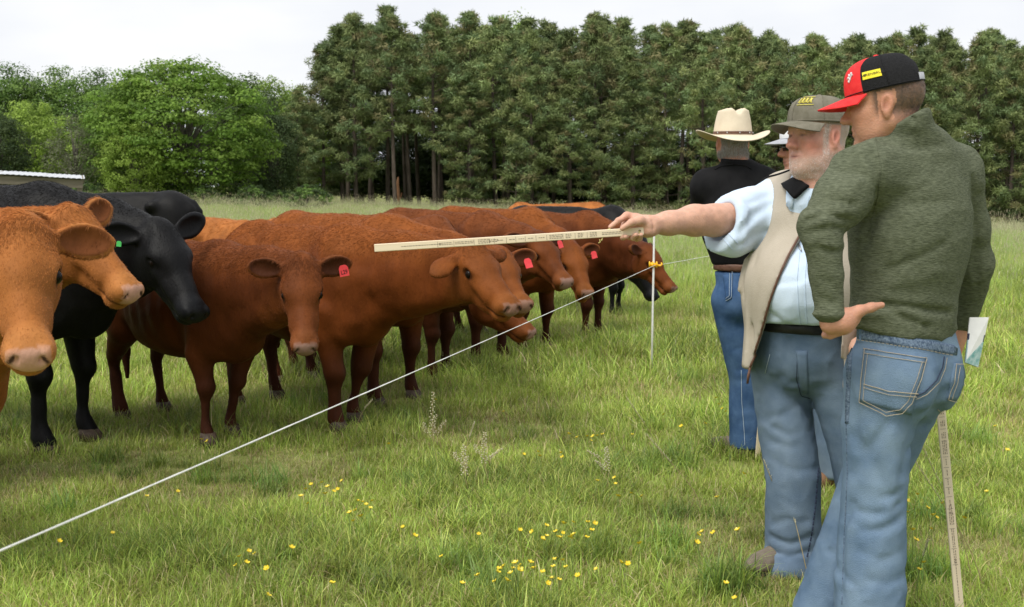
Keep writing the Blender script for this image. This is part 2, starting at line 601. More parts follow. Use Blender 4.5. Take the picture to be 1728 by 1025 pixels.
def tuft(name, nb, rad, h, wd, cols, seed, lean=.5, curl=.6, straw=0., stalks=0, stalk_h=.5, segs=4):
    """blades of grass rooted in a small patch; blade = tapered bent ribbon"""
    rs = np.random.RandomState(seed)
    V, F, C = [], [], []
    def ribbon(p, az, L, w, ln, cu, col, head=None):
        base = len(V)
        d = np.array([math.cos(az), math.sin(az), 0]); side = np.array([-math.sin(az), math.cos(az), 0])
        side = unit(side + d * rs.uniform(-.8, .8))
        pos = np.array(p, float); ang = ln
        for i in range(segs + 1):
            t = i / segs
            ww = w * (1 - t ** 1.8) + .0004
            for sgn in (-1, 1):
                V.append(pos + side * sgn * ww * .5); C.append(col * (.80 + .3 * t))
            pos = pos + (d * math.sin(ang) + np.array([0, 0, math.cos(ang)])) * L / segs
            ang = min(ang + cu / segs, 2.3)
        for i in range(segs):
            a = base + 2 * i
            F.append((a, a + 1, a + 3, a + 2))
        return pos
    for i in range(nb):
        r = rad * math.sqrt(rs.rand()); a = rs.rand() * 2 * math.pi
        st = rs.rand() < straw
        col = (STRAW if st else cols)[rs.randint(len(STRAW if st else cols))] * rs.uniform(.75, 1.2)
        ribbon((r * math.cos(a), r * math.sin(a), -.005), rs.rand() * 2 * math.pi, h * rs.uniform(.45, 1.15), wd * rs.uniform(.6, 1.3), abs(rs.normal(0, lean)) * (1.6 if st else 1), abs(rs.normal(curl, curl * .6)), col)
    for i in range(stalks):
        r = rad * math.sqrt(rs.rand()); a = rs.rand() * 2 * math.pi
        az = rs.rand() * 2 * math.pi; col = SEED[rs.randint(4)]
        L = stalk_h * rs.uniform(.65, 1.15)
        tip = ribbon((r * math.cos(a), r * math.sin(a), 0), az, L, .0030, abs(rs.normal(0, .10)), rs.uniform(.1, .4), col * [.75, .95, .7])
        for k in range(5):                                             # seed head: a spindle of short scales
            q = tip - np.array([0, 0, k * .016])
            ribbon(q, rs.rand() * 6.28, .030, .0075, rs.uniform(.1, .5), .2, col)
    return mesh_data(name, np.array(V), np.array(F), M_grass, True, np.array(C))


def grass_field(name, label_, tufts, pts, scl, rot_seed, pick=None):
    """one stuff object: geometry nodes put tuft copies on scattered root points"""
    rs = np.random.RandomState(rot_seed)
    n = len(pts)
    coll = bpy.data.collections.new(name + '_tufts')            # not linked to the scene: only a source
    for t in tufts:
        coll.objects.link(bpy.data.objects.new(t.name, t))
    me = bpy.data.meshes.new(name)
    me.vertices.add(n); me.vertices.foreach_set('co', np.asarray(pts, np.float32).ravel())
    for an, ty, val in (('scl', 'FLOAT', scl), ('rotz', 'FLOAT', rs.rand(n) * 6.283), ('pick', 'INT', rs.randint(0, len(tufts), n) if pick is None else pick)):
        at_ = me.attributes.new(an, ty, 'POINT')
        at_.data.foreach_set('value', np.asarray(val, np.int32 if ty == 'INT' else np.float32))
    o = obj(name, me)
    tag(o, label_, 'grass', kind='stuff')
    ng = bpy.data.node_groups.new(name + '_nodes', 'GeometryNodeTree')
    ng.interface.new_socket('Geometry', in_out='INPUT', socket_type='NodeSocketGeometry')
    ng.interface.new_socket('Geometry', in_out='OUTPUT', socket_type='NodeSocketGeometry')
    N, Lk = ng.nodes, ng.links
    gi, go = N.new('NodeGroupInput'), N.new('NodeGroupOutput')
    ci = N.new('GeometryNodeCollectionInfo'); ci.inputs['Collection'].default_value = coll
    ci.inputs['Separate Children'].default_value = True; ci.inputs['Reset Children'].default_value = True
    iop = N.new('GeometryNodeInstanceOnPoints'); iop.inputs['Pick Instance'].default_value = True
    def named(nm, ty):
        a = N.new('GeometryNodeInputNamedAttribute'); a.data_type = ty; a.inputs['Name'].default_value = nm
        return a.outputs['Attribute']
    cx = N.new('ShaderNodeCombineXYZ'); Lk.new(named('rotz', 'FLOAT'), cx.inputs['Z'])
    Lk.new(gi.outputs[0], iop.inputs['Points']); Lk.new(ci.outputs[0], iop.inputs['Instance'])
    Lk.new(named('pick', 'INT'), iop.inputs['Instance Index'])
    Lk.new(cx.outputs[0], iop.inputs['Rotation']); Lk.new(named('scl', 'FLOAT'), iop.inputs['Scale'])
    Lk.new(iop.outputs[0], go.inputs[0])
    md = o.modifiers.new('scatter', 'NODES'); md.node_group = ng
    me.materials.append(M_grass)
    return o


def fence_side(x, y):
    """>0 on the men's (right) side of the fence wire"""
    a = np.array([-.86, 1.88]); b = np.array([1.16, 9.2])
    return (x - a[0]) * (b[1] - a[1]) - (y - a[1]) * (b[0] - a[0])


def scatter_wedge(rs, d0, d1, per_m2, spread=.56, pad=1.2):
    area = (d1 * d1 - d0 * d0) * spread + 2 * pad * (d1 - d0)
    n = int(area * per_m2)
    d = np.sqrt(rs.uniform(d0 * d0, d1 * d1, n))
    x = rs.uniform(-1, 1, n) * (d * spread + pad)
    return x, d


def build_grass():
    rs = np.random.RandomState(21)
    nzp = lambda x, y, s, o=0.: vnoise(np.stack([x * s + o, y * s + o * .7, np.full(len(x), 3.3)], 1))
    # short, mixed and partly dry turf near the men
    short = [tuft('turf_a', 75, .12, .085, .0042, GREENS, 1, .9, .9, .25), tuft('turf_b', 75, .12, .11, .0045, GREENS, 2, .8, .9, .18),
             tuft('turf_c', 70, .12, .075, .0040, GREENS, 3, 1.0, .8, .34), tuft('turf_d', 70, .12, .13, .0050, GREENS, 4, .5, .9, .12),
             tuft('turf_e', 65, .13, .07, .0040, np.concatenate([STRAW, GREENS[3:]]), 5, 1.1, .6, .3), tuft('turf_f', 60, .10, .17, .0050, np.concatenate([GREENS, DARKG]), 6, .4, 1.0, .05)]
    parts = [scatter_wedge(rs, 2.8, 5.6, 330), scatter_wedge(rs, 5.6, 8.2, 190), scatter_wedge(rs, 8.2, 14.5, 80)]
    x, y = np.concatenate([q[0] for q in parts]), np.concatenate([q[1] for q in parts])
    dry = nzp(x, y, .9) + .5 * nzp(x, y, 2.6, 5)
    pick = np.where(dry > .28, rs.choice([2, 4, 4, 0], len(x)), np.where(dry < -.3, rs.choice([3, 5, 1, 5], len(x)), rs.choice([0, 1, 2, 3, 0, 1], len(x))))
    # lush growth towards the fence and beyond
    lush = smooth01(5.2, 9.5, y + nzp(x, y, .6, 9) * 1.2)
    scl = rs.uniform(.7, 1.2, len(x)) * (.76 + .85 * lush) * (1 - .2 * (dry > .6))
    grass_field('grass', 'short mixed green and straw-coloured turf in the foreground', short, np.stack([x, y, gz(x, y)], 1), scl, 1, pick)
    # dark lush clumps
    clump = [tuft('clump_a', 90, .11, .22, .0058, DARKG, 11, .45, 1.1), tuft('clump_b', 80, .13, .18, .0055, np.concatenate([DARKG, GREENS]), 12, .5, 1.0), tuft('clump_c', 90, .10, .26, .0055, np.concatenate([DARKG, GREENS[:3]]), 13, .35, 1.2)]
    x, y = scatter_wedge(rs, 2.8, 14, 3.2)
    g = nzp(x, y, .7, 31) + .6 * nzp(x, y, 1.9, 12)
    k = g > .12
    cx, cy = [], []
    for px, py, rr in [(1225, 1018, .10), (700, 830, .16), (655, 1000, .2), (1110, 795, .2), (1150, 805, .15), (1190, 900, .22), (1560, 990, .12), (1690, 900, .2), (1240, 770, .12), (480, 700, .25), (600, 720, .2), (250, 800, .2), (1650, 760, .2), (800, 1005, .15), (1100, 960, .18), (1420, 760, .15), (380, 830, .2)]:
        D = CAM_H * FPX / (py - 325); X0 = (px - 864) / FPX * D
        for _ in range(6): cx.append(X0 + rs.normal(0, rr * .6)); cy.append(D + rs.normal(0, rr * .6))
    x = np.concatenate([x[k], cx]); y = np.concatenate([y[k], cy])
    grass_field('grass_clump', 'dark green lush grass clumps', clump, np.stack([x, y, gz(x, y)], 1), rs.uniform(.4, .85, len(x)), 2)
    # grass round the cattle's feet and beyond the wire
    tall = [tuft('sward_a', 60, .16, .24, .0052, GREENS, 21, .35, .9, .05), tuft('sward_b', 60, .16, .28, .0050, np.concatenate([GREENS, DARKG]), 22, .3, .9, .04), tuft('sward_c', 55, .16, .22, .0048, GREENS, 23, .45, .8, .12, 1, .42)]
    x, y = scatter_wedge(rs, 5.0, 26, 17)
    fs = fence_side(x, y)
    k = (rs.rand(len(x)) < smooth01(6.0, 10.0, y + nzp(x, y, .5, 3) + 1.2 * (fs < 0)))
    k &= ~((np.abs(x - 1.10) < .32) & (y > 7.5) & (y < 8.9))
    grass_field('tall_grass', 'taller green sward around the cattle and the fence post', tall, np.stack([x, y, gz(x, y)], 1)[k], rs.uniform(.6, 1.15, k.sum()) * (.66 + .5 * smooth01(9.5, 14, y[k])), 3)
    # meadow in seed, right behind the herd and up to the wood
    mead = [tuft('meadow_a', 42, .30, .48, .0080, MEADOW, 31, .28, .6, .05, 7, .72), tuft('meadow_b', 42, .30, .44, .0080, MEADOW, 32, .3, .6, .08, 9, .78), tuft('meadow_c', 46, .30, .50, .0080, np.concatenate([MEADOW, GREENS]), 33, .28, .6, .04, 4, .70)]
    x, y = scatter_wedge(rs, 14, 40, 10, pad=3)
    k = rs.rand(len(x)) < smooth01(13, 19, y + nzp(x, y, .3, 3) * 2)
    p = np.stack([x, y, gz(x, y)], 1)[k]; sc = rs.uniform(.7, 1.1, k.sum()) * (.62 + .38 * smooth01(15, 30, y[k]))
    x2, y2 = scatter_wedge(rs, 40, 116, 4.2, pad=6)
    p2 = np.stack([x2, y2, gz(x2, y2)], 1); s2 = rs.uniform(.8, 1.25, len(x2))
    grass_field('meadow_grass', 'pale seeding meadow grass stretching to the wood', mead, np.concatenate([p, p2]), np.concatenate([sc, s2]), 4)


build_grass()

# ------------------------------------------------------------------ fence: post, insulator, wire
M_post = mat('white_fibreglass', (.68, .68, .66), (.80, .80, .78), rough=.4, nscale=30, bump=.1)
M_insul = mat('yellow_plastic', (.80, .42, .01), (.88, .50, .02), rough=.4, nscale=20)
M_wire = mat('white_polywire', (.72, .72, .70), (.85, .85, .83), rough=.55, nscale=200)
POST = np.array([1.102, 8.8]); POST2 = np.array([3.65, 14.3]); NEAR = np.array([-1.485, -.62]); WZ = .865


def fence_post(p, label):
    z0 = float(gz(*p))
    r = empty('fence_post', (p[0], p[1], z0), 0, label, 'fence post', 'white fence posts')
    b = MB(); b.tube([(0, 0, -.1), (.003, 0, .4), (.008, 0, 1.095), (.008, 0, 1.106)], [.0085, .0085, .0080, .006], 10)
    b.build('rod', M_post, r)
    b = MB()
    b.tube([(-.022, 0, WZ), (.030, 0, WZ - .004)], [.018, .018], 12); b.build('insulator_body', M_insul, r)
    for x0 in (-.026, .0, .030):
        MB().tube([(x0 - .004, 0, WZ), (x0 + .004, 0, WZ)], .026, 12).build('insulator_flange', M_insul, r)
    MB().tube([(.034, 0, WZ - .004), (.060, -.006, WZ - .008), (.072, -.004, WZ + .004), (.066, 0, WZ + .016)], [.009, .008, .007, .006], 8).build('insulator_hook', M_insul, r)
    return r


fence_post(POST, 'slim white fence post with yellow insulator in front of the last cow')
fence_post(POST2, 'second white fence post, farther along the wire behind the men')
def wire(a, b, sag, label, r=.0021):
    a = np.asarray(a, float); b = np.asarray(b, float)
    t = np.linspace(0, 1, 60)
    P = a + (b - a) * t[:, None]; P[:, 2] -= sag * 4 * t * (1 - t)
    b_ = MB()
    for ph in (0, 2.09, 4.19):
        n = np.array([np.cos(t * 900 + ph), np.zeros(60), np.sin(t * 900 + ph)]).T * r * .25
        b_.tube(P + n, r * .72, 6)
    o = b_.build('fence_wire', M_wire)
    tag(o, label, 'fence wire', 'strands of fence wire')
wire((NEAR[0], NEAR[1], .865), (POST[0] + .02, POST[1] - .012, WZ), .012, 'white fence wire running from the lower left corner to the post')
wire((POST[0] + .05, POST[1], WZ), (POST2[0], POST2[1], float(gz(*POST2)) + WZ), .015, 'thin fence wire running right from the post behind the men', .0024)
wire((POST2[0], POST2[1], float(gz(*POST2)) + WZ), (7.9, 22.5, float(gz(7.9, 22.5)) + .84), .02, 'farthest stretch of fence wire beyond the second post', .0028)


# ------------------------------------------------------------------ buttercups and tall weeds
M_petal = mat('buttercup_petal', (.66, .50, .02), (.75, .60, .05), rough=.35, nscale=40, spec=.4)
M_stem = mat('weed_stem', (.12, .19, .04), (.20, .26, .07), rough=.7, nscale=30)
M_drystem = mat('dry_stem', (.34, .27, .13), (.44, .36, .20), rough=.8, nscale=30)
M_seedhead = mat('pale_seed', (.44, .41, .27), (.56, .52, .36), rough=.8, nscale=50)


def buttercup_meshes(seed):
    rs = np.random.RandomState(seed)
    V, F = [], []
    for k in range(5):
        a = k * 2 * math.pi / 5 + rs.uniform(-.1, .1)
        d = np.array([math.cos(a), math.sin(a), 0]); s_ = np.array([-math.sin(a), math.cos(a), 0])
        b = len(V)
        for (r, w, z) in ((.001, .002, 0), (.007, .0062, .003), (.0125, .0066, .0075), (.0155, .0035, .0105)):
            V += [d * r - s_ * w + [0, 0, z], d * r + [0, 0, z - .0012], d * r + s_ * w + [0, 0, z]]
        for i in range(3):
            q = b + 3 * i
            F += [(q, q + 1, q + 4, q + 3), (q + 1, q + 2, q + 5, q + 4)]
    v, f = uvsphere((0, 0, .003), (.004, .004, .003), 6, 4)
    F += [tuple(i + len(V) for i in q) for q in f]; V += list(v)
    fl = mesh_data('flower', np.array(V), F, M_petal)
    st = MB().tube([(0, 0, 0), (.012, .004, -.06), (.004, -.004, -.13), (.0, 0, -.22)], .0011, 5)
    sm = mesh_data('stem', np.array(st.v), st.f, M_stem)
    return fl, sm


BC = [buttercup_meshes(i) for i in range(3)]
FLOWER_PX = [(525, 818), (543, 815), (553, 822), (516, 826), (563, 830), (596, 880), (609, 872), (604, 846), (618, 852), (625, 858), (600, 862), (590, 866), (612, 848), (570, 826), (508, 838), (520, 850), (628, 846), (577, 812), (549, 834),
             (340, 742), (350, 745), (100, 914), (884, 767), (908, 763), (911, 770), (947, 765), (949, 772), (960, 733), (974, 739), (991, 737), (1001, 737), (1008, 736), (1017, 734), (997, 744), (1067, 734), (850, 695), (1037, 807), (1039, 817), (1043, 838), (1065, 833), (1083, 838), (1008, 812),
             (878, 895), (898, 898), (922, 888), (923, 905), (916, 909), (918, 912), (940, 906), (950, 900), (945, 908), (964, 907), (968, 903), (951, 884), (967, 882), (992, 882), (1004, 884), (999, 896), (966, 910), (938, 898), (990, 908),
             (843, 961), (850, 956), (866, 960), (870, 951), (878, 955), (877, 962), (895, 950), (835, 982), (855, 980), (935, 945), (938, 944), (950, 946), (934, 957), (932, 976), (943, 979), (1006, 961), (916, 966), (840, 966), (862, 968), (900, 960), (925, 985), (955, 958), (975, 972),
             (1048, 950), (1060, 952), (1080, 918), (1185, 898), (1178, 903), (1176, 916), (1204, 900), (1245, 895), (808, 902), (806, 972), (398, 955), (420, 931), (404, 940), (430, 935), (416, 950), (450, 960), (560, 985), (452, 1005), (492, 925),
             (1219, 690), (1213, 683), (1225, 695), (1208, 672), (1530, 845), (1548, 835), (1526, 821), (1540, 895), (1532, 865), (1545, 912), (1559, 950), (1571, 893), (1575, 870), (1581, 874), (1551, 962), (1608, 860), (1627, 875), (1590, 850), (1565, 858),
             (656, 750), (735, 675), (248, 838), (300, 830), (190, 900), (700, 905), (680, 890), (745, 940), (780, 985), (1120, 700), (1150, 720), (1190, 715), (1240, 1010), (1225, 985), (1680, 720), (1700, 760), (1665, 830), (1210, 840), (1255, 800)]
rsf = np.random.RandomState(3)
for i, (px, py) in enumerate(FLOWER_PX):
    h = rsf.uniform(.13, .20)
    D = (CAM_H - h) * FPX / (py - 325 + 1e-3)
    D = D * math.cos(PITCH) ** 0                                       # first guess, then made exact on the ray
    for _ in range(3):
        p = at(px, py, D); D *= (CAM_H - h) / max(CAM_H - p[2], .05)
    p = at(px, py, D)
    fl, sm = BC[i % 3]
    o = empty('buttercup', (p[0], p[1], p[2]), rsf.rand() * 6.28, 'small yellow buttercup standing among the grass', 'flower', 'buttercups scattered in the pasture')
    s_ = rsf.uniform(.5, .8)
    f_ = obj('flower', fl, o); f_.scale = (s_, s_, s_); f_.rotation_euler = (rsf.uniform(-.6, .6), rsf.uniform(-.6, .6), 0)
    obj('stem', sm, o)


def weed_plant(px, py, h, label, n_side, seed, tint=None):
    """upright weed with pod-studded spikes"""
    rs = np.random.RandomState(seed)
    D = CAM_H * FPX / (py - 325)
    for _ in range(3):
        p = at(px, py, D); D *= CAM_H / (CAM_H - p[2])
    p = at(px, py, D)
    r = empty('weed', (p[0], p[1], float(gz(p[0], p[1]))), rs.rand() * 6.28, label, 'weed', 'tall weeds in the turf')
    def spike(base, tip, pods, pr):
        base = np.array(base, float); tip = np.array(tip, float)
        t = np.linspace(0, 1, 7)[:, None]
        P = base + (tip - base) * t + np.array([.02, .01, 0]) * np.sin(t * 3)
        MB().tube(P, np.linspace(.0022, .0010, 7), 5).build('stem', M_drystem, r)
        b = MB()
        for k in range(pods):
            q = base + (tip - base) * (.45 + .55 * k / pods) + np.array([.02, .01, 0]) * math.sin((.45 + .55 * k / pods) * 3)
            a = k * 2.4
            v, f = uvsphere(q + np.array([math.cos(a), math.sin(a), .3]) * pr * (1.9 - k / pods), (pr * .55, pr * .55, pr * .40), 5, 4)
            b.add(v, f)
        o = b.build('seed_spike', M_seedhead, r); o['kind'] = 'stuff'
    spike((0, 0, 0), (.03, .0, h), 38, .0080)
    for k in range(n_side):
        a = rs.rand() * 6.28; z = h * rs.uniform(.35, .6)
        spike((.01, 0, z), (.01 + math.cos(a) * .07, math.sin(a) * .07, z + h * rs.uniform(.25, .36)), 20, .0062)
    return r


weed_plant(742, 800, .42, 'tall pale seedy weed standing right of the dark red front legs', 3, 1)
weed_plant(830, 830, .28, 'low brownish seedy weed in the dry patch of turf', 3, 2)
weed_plant(795, 845, .26, 'small seedy weed left of the dry turf patch', 2, 3)
weed_plant(1010, 835, .22, 'faded little weed at the edge of the bare turf', 2, 4)


def seed_stalk(px, py, h, lean, az, label, seed, m=M_drystem):
    rs = np.random.RandomState(seed)
    D = CAM_H * FPX / (py - 325)
    for _ in range(3):
        p = at(px, py, D); D *= CAM_H / (CAM_H - p[2])
    p = at(px, py, D)
    r = empty('grass_stalk', (p[0], p[1], float(gz(p[0], p[1]))), az, label, 'grass stalk', 'single seeding grass stalks')
    t = np.linspace(0, 1, 12)
    P = np.stack([lean * t ** 1.8, .02 * np.sin(t * 4), h * t - .25 * lean * t ** 4], 1)
    MB().tube(P, np.linspace(.0020, .0009, 12), 5).build('stem', m, r)
    b = MB()
    for k in range(26):
        q = P[-1] * (k / 25) + P[-4] * (1 - k / 25)
        a = k * 2.4
        b.tube([q, q + np.array([math.cos(a) * .004, math.sin(a) * .004, .010])], [.0018, .0006], 4)
    o = b.build('seed_head', M_seedhead, r); o['kind'] = 'stuff'


for i, (px, py, h, ln, az, lb) in enumerate([
        (1125, 800, .34, -.22, .2, 'long straw-coloured stalk leaning left across the mid turf'), (1185, 870, .30, -.26, .1, 'second dry stalk leaning left, below the first'),
        (790, 815, .30, .05, 1.2, 'dark upright stalk right of the pale weed'), (600, 745, .26, .10, .3, 'dry stalk leaning against the dark red front hooves'),
        (1030, 585, .50, .06, 0., 'tall green-seeded stalk under the fence wire near the post'), (1003, 570, .48, -.05, 0., 'tall stalk left of the wire and post'), (1075, 575, .42, .08, .4, 'tall stalk touching the wire just before the post'),
        (985, 590, .45, .10, 2.6, 'bent stalk in front of the tagged cows'), (1345, 965, .40, -.16, .3, 'grass stalk crossing the near boot and trouser leg'), (1365, 985, .30, .10, 2.4, 'second stalk crossing the trouser hem'),
        (1550, 1022, .24, .02, 0., 'green upright stalk before the front man at the bottom'), (1500, 1025, .26, .04, 2., 'thin stalk at the bottom beside the jeans'),
        (1640, 985, .50, -.25, .2, 'long dry stalk arching beside the planted stick'), (1660, 1005, .45, -.30, .1, 'dry stalk arching right of the planted stick'), (1250, 690, .30, .12, .0, 'dark bent stalk crossing the blue jeans leg'),
        (880, 640, .45, .05, .3, 'pale stalk below the lowered red muzzle'), (905, 655, .42, -.12, .1, 'bent pale stalk right of the lowered muzzle')]):
    seed_stalk(px, py, h, ln, az, lb, i, M_stem if 'green' in lb else M_drystem)
# ------------------------------------------------------------------ trees
def leaf_mat(name, trans=.3, vary=.25, rough=.6):
    m, n, l, b = new_mat(name)
    a = nd(n, 'ShaderNodeAttribute', attribute_name='Col')
    oi = nd(n, 'ShaderNodeObjectInfo')
    hs = nd(n, 'ShaderNodeHueSaturation')
    mr = nd(n, 'ShaderNodeMapRange'); mr.inputs['To Min'].default_value = 1 - vary; mr.inputs['To Max'].default_value = 1 + vary
    l.new(oi.outputs['Random'], mr.inputs['Value']); l.new(mr.outputs[0], hs.inputs['Value'])
    l.new(a.outputs['Color'], hs.inputs['Color']); l.new(hs.outputs[0], b.inputs['Base Color'])
    b.inputs['Roughness'].default_value = rough; b.inputs['Specular IOR Level'].default_value = .2
    tr = nd(n, 'ShaderNodeBsdfTranslucent'); l.new(hs.outputs[0], tr.inputs['Color'])
    ms = nd(n, 'ShaderNodeMixShader'); ms.inputs[0].default_value = trans
    l.new(b.outputs[0], ms.inputs[1]); l.new(tr.outputs[0], ms.inputs[2]); l.new(ms.outputs[0], n['Material Output'].inputs['Surface'])
    return m


M_needle = leaf_mat('pine_needles', .15, .18, .65)
M_leaf = leaf_mat('broad_leaves', .38, .10)
M_bark = mat('pine_bark', (.060, .045, .036), (.125, .100, .082), rough=.95, nscale=5, stretch=(1, 1, .25), bump=.6, bscale=9)
M_bark2 = mat('grey_bark', (.10, .09, .075), (.17, .155, .13), rough=.95, nscale=6, stretch=(1, 1, .3), bump=.5, bscale=9)


def needles(centres, radii, n_per, cols, rs, flat=.62, w=.2):
    """rounded puffs of needle sprays: small blades on the puff's surface, facing outwards"""
    N = len(centres)
    d = rs.normal(0, 1, (N, n_per, 3)); d /= np.linalg.norm(d, axis=2, keepdims=True)
    nn = d + rs.normal(0, .45, (N, n_per, 3)); nn /= np.linalg.norm(nn, axis=2, keepdims=True)
    a = np.cross(nn, rs.normal(0, 1, (N, n_per, 3))); a /= np.linalg.norm(a, axis=2, keepdims=True)
    b = np.cross(nn, a)
    r = radii[:, None, None]
    c = centres[:, None, :] + d * np.array([1, 1, flat]) * r * rs.uniform(.55, 1.0, (N, n_per, 1))
    s_ = w * rs.uniform(.7, 1.3, (N, n_per, 1))
    V = np.stack([c - a * s_ * .24, c + a * s_ * .24, c + b * s_ * 1.5 + d * s_ * .75], 2).reshape(-1, 3)
    F = np.arange(len(V)).reshape(-1, 3)
    cc = cols[:, None, :] * rs.uniform(.78, 1.2, (N, n_per, 1))
    C = np.repeat(cc.reshape(-1, 3), 3, 0)
    return V, F, C


def pine_meshes(H, low, spread, seed, dens=1.0):
    """loblolly-like pine: (trunk with limbs, crown)"""
    rs = np.random.RandomState(seed)
    bend = rs.uniform(-.25, .25, 2)
    tz = np.linspace(0, 1, 12)
    ax_ = lambda t: np.array([bend[0] * math.sin(t * 3) + bend[0] * t, bend[1] * math.sin(t * 2.3), t * H])
    tr = MB().tube([ax_(t) for t in tz], .19 * (H / 17) * (1 - tz) ** .8 + .02, 8)
    cen, rad, col = [], [], []
    z = low * H
    base_c = np.array([(.185, .240, .094), (.208, .258, .098), (.158, .222, .096), (.232, .266, .106)])
    while z < H * .985:
        t = z / H
        tt = (t - low) / (1 - low)
        L0 = spread * (0.55 + .75 * tt) if tt < .28 else spread * (1.0 - ((tt - .28) / .72) ** 1.08 * .88)
        nb = rs.randint(3, 6)
        a0 = rs.rand() * 6.28
        for b in range(nb):
            if rs.rand() < .10: continue
            a = a0 + b * 6.283 / nb + rs.uniform(-.35, .35)
            L = L0 * rs.uniform(.55, 1.18)
            el = (-.10 + .75 * tt) + rs.uniform(-.15, .15)
            d = np.array([math.cos(a) * math.cos(el), math.sin(a) * math.cos(el), math.sin(el)])
            p0 = ax_(t)
            p = [p0 + d * L * q + np.array([0, 0, .16 * L * q * q]) for q in (0, .35, .7, 1.0)]
            tr.tube(p, np.array([.050, .036, .022, .010]) * (.5 + .6 * (1 - tt)), 5, cap=False)
            k = max(2, int(L * 1.45 * dens + .5))
            for i in range(k):
                q = .42 + .62 * (i + rs.rand() * .6) / k
                s_ = rs.normal(0, .20, 3) * np.array([1.3, 1.3, .55]) * (L / 2.5)
                cen.append(p0 + d * L * q + np.array([0, 0, .16 * L * q * q + .10]) + s_)
                rad.append(rs.uniform(.34, .66) * (.75 if tt > .8 else 1.0))
                c = base_c[rs.randint(4)] * rs.uniform(.8, 1.2)
                if rs.rand() < .12: c = np.array((.23, .215, .10))
                col.append(c)
        z += rs.uniform(.62, 1.10) * (1.0 - .42 * tt)
    V, F, C = needles(np.array(cen), np.array(rad), 84, np.array(col), rs)
    return mesh_data('trunk', np.array(tr.v), tr.f, M_bark), mesh_data('crown', V, F, M_needle, True, C)


def broadleaf_meshes(H, W, seed, cols, base=.10, n_cl=170, per=75, leaf=.26, open_=0., droop=.0, layers=0.):
    """broadleaved tree: (trunk with limbs, crown of leaf clumps)"""
    rs = np.random.RandomState(seed)
    cols = np.array(cols)
    tr = MB().tube([(0, 0, 0), (.05, .02, H * .2), (-.05, .05, H * .45), (.03, 0, H * .72)], [.022 * H, .017 * H, .011 * H, .004 * H], 8)
    V, F, C = [], [], []
    cs = []
    while len(cs) < n_cl:
        u = unit(rs.normal(0, 1, 3)); r = rs.uniform(.45, 1.0) ** .5
        p = u * r
        if p[2] < -.95 + base: continue
        prof = 1.0 if p[2] < 0 else math.sqrt(max(0, 1 - .55 * p[2] ** 2))
        x, y = p[0] * W * .5 * prof * rs.uniform(.85, 1.15), p[1] * W * .5 * prof * rs.uniform(.85, 1.15)
        z = H * (.53 + .46 * p[2]) * rs.uniform(.93, 1.05)
        if layers: z = (round(z / layers) * .6 + z / layers * .4) * layers
        if z < base * H: continue
        cs.append((x, y, z))
    for i, c in enumerate(cs):
        c = np.array(c)
        if i % 5 == 0:
            m_ = np.array([c[0] * .35, c[1] * .35, max(c[2] - .18 * H, .15 * H)])
            tr.tube([(0, 0, max(c[2] * .45, .08 * H)), m_, c], [.009 * H, .005 * H, .0012 * H], 5, cap=False)
        cr = H * rs.uniform(.055, .115)
        n = int(per * rs.uniform(.6, 1.3))
        P = rs.normal(0, 1, (n, 3)); P /= np.linalg.norm(P, axis=1)[:, None]; U = P * rs.uniform(.25, 1, (n, 1)) ** .5
        P = U * np.array([cr, cr, cr * (.45 if layers or droop else .7)])
        if droop: P[:, 2] -= droop * (P[:, 0] ** 2 + P[:, 1] ** 2) / cr
        nn = rs.normal(0, .45, (n, 3)) + U * 1.0 + np.array([0, 0, .35]) + unit(c - [0, 0, H * .4]) * .3
        nn /= np.linalg.norm(nn, axis=1)[:, None]
        a = np.cross(nn, rs.normal(0, 1, (n, 3))); a /= np.linalg.norm(a, axis=1)[:, None]
        b = np.cross(nn, a)
        s_ = leaf * rs.uniform(.55, 1.2, (n, 1))
        q = c + P
        V.append(np.stack([q - a * s_ * .5, q + b * s_ * .28, q + a * s_ * .5, q - b * s_ * .28], 1).reshape(-1, 3))
        cc = cols[rs.randint(len(cols))] * rs.uniform(.75, 1.25)
        C.append(np.repeat(cc * rs.uniform(.8, 1.2, (n, 1)), 4, 0))
    V = np.concatenate(V); C = np.concatenate(C)
    return mesh_data('trunk', np.array(tr.v), tr.f, M_bark2), mesh_data('crown', V, np.arange(len(V)).reshape(-1, 4), M_leaf, False, C)


def place_tree(name, mm, x, y, label, group, s_=1.0, rz=0., sx=1.0, cat='tree'):
    o = empty(name, (x, y, float(gz(x, y)) - .1), rz, label, cat, group)
    o.scale = (s_ * sx, s_ * sx, s_)
    obj('trunk', mm[0], o); obj('crown', mm[1], o)
    return o


ORD = ['first', 'second', 'third', 'fourth', 'fifth', 'sixth', 'seventh', 'eighth', 'ninth', 'tenth', 'eleventh', 'twelfth', 'thirteenth', 'fourteenth', 'fifteenth', 'sixteenth', 'seventeenth', 'eighteenth', 'nineteenth', 'twentieth', 'twenty-first', 'twenty-second', 'twenty-third', 'twenty-fourth']


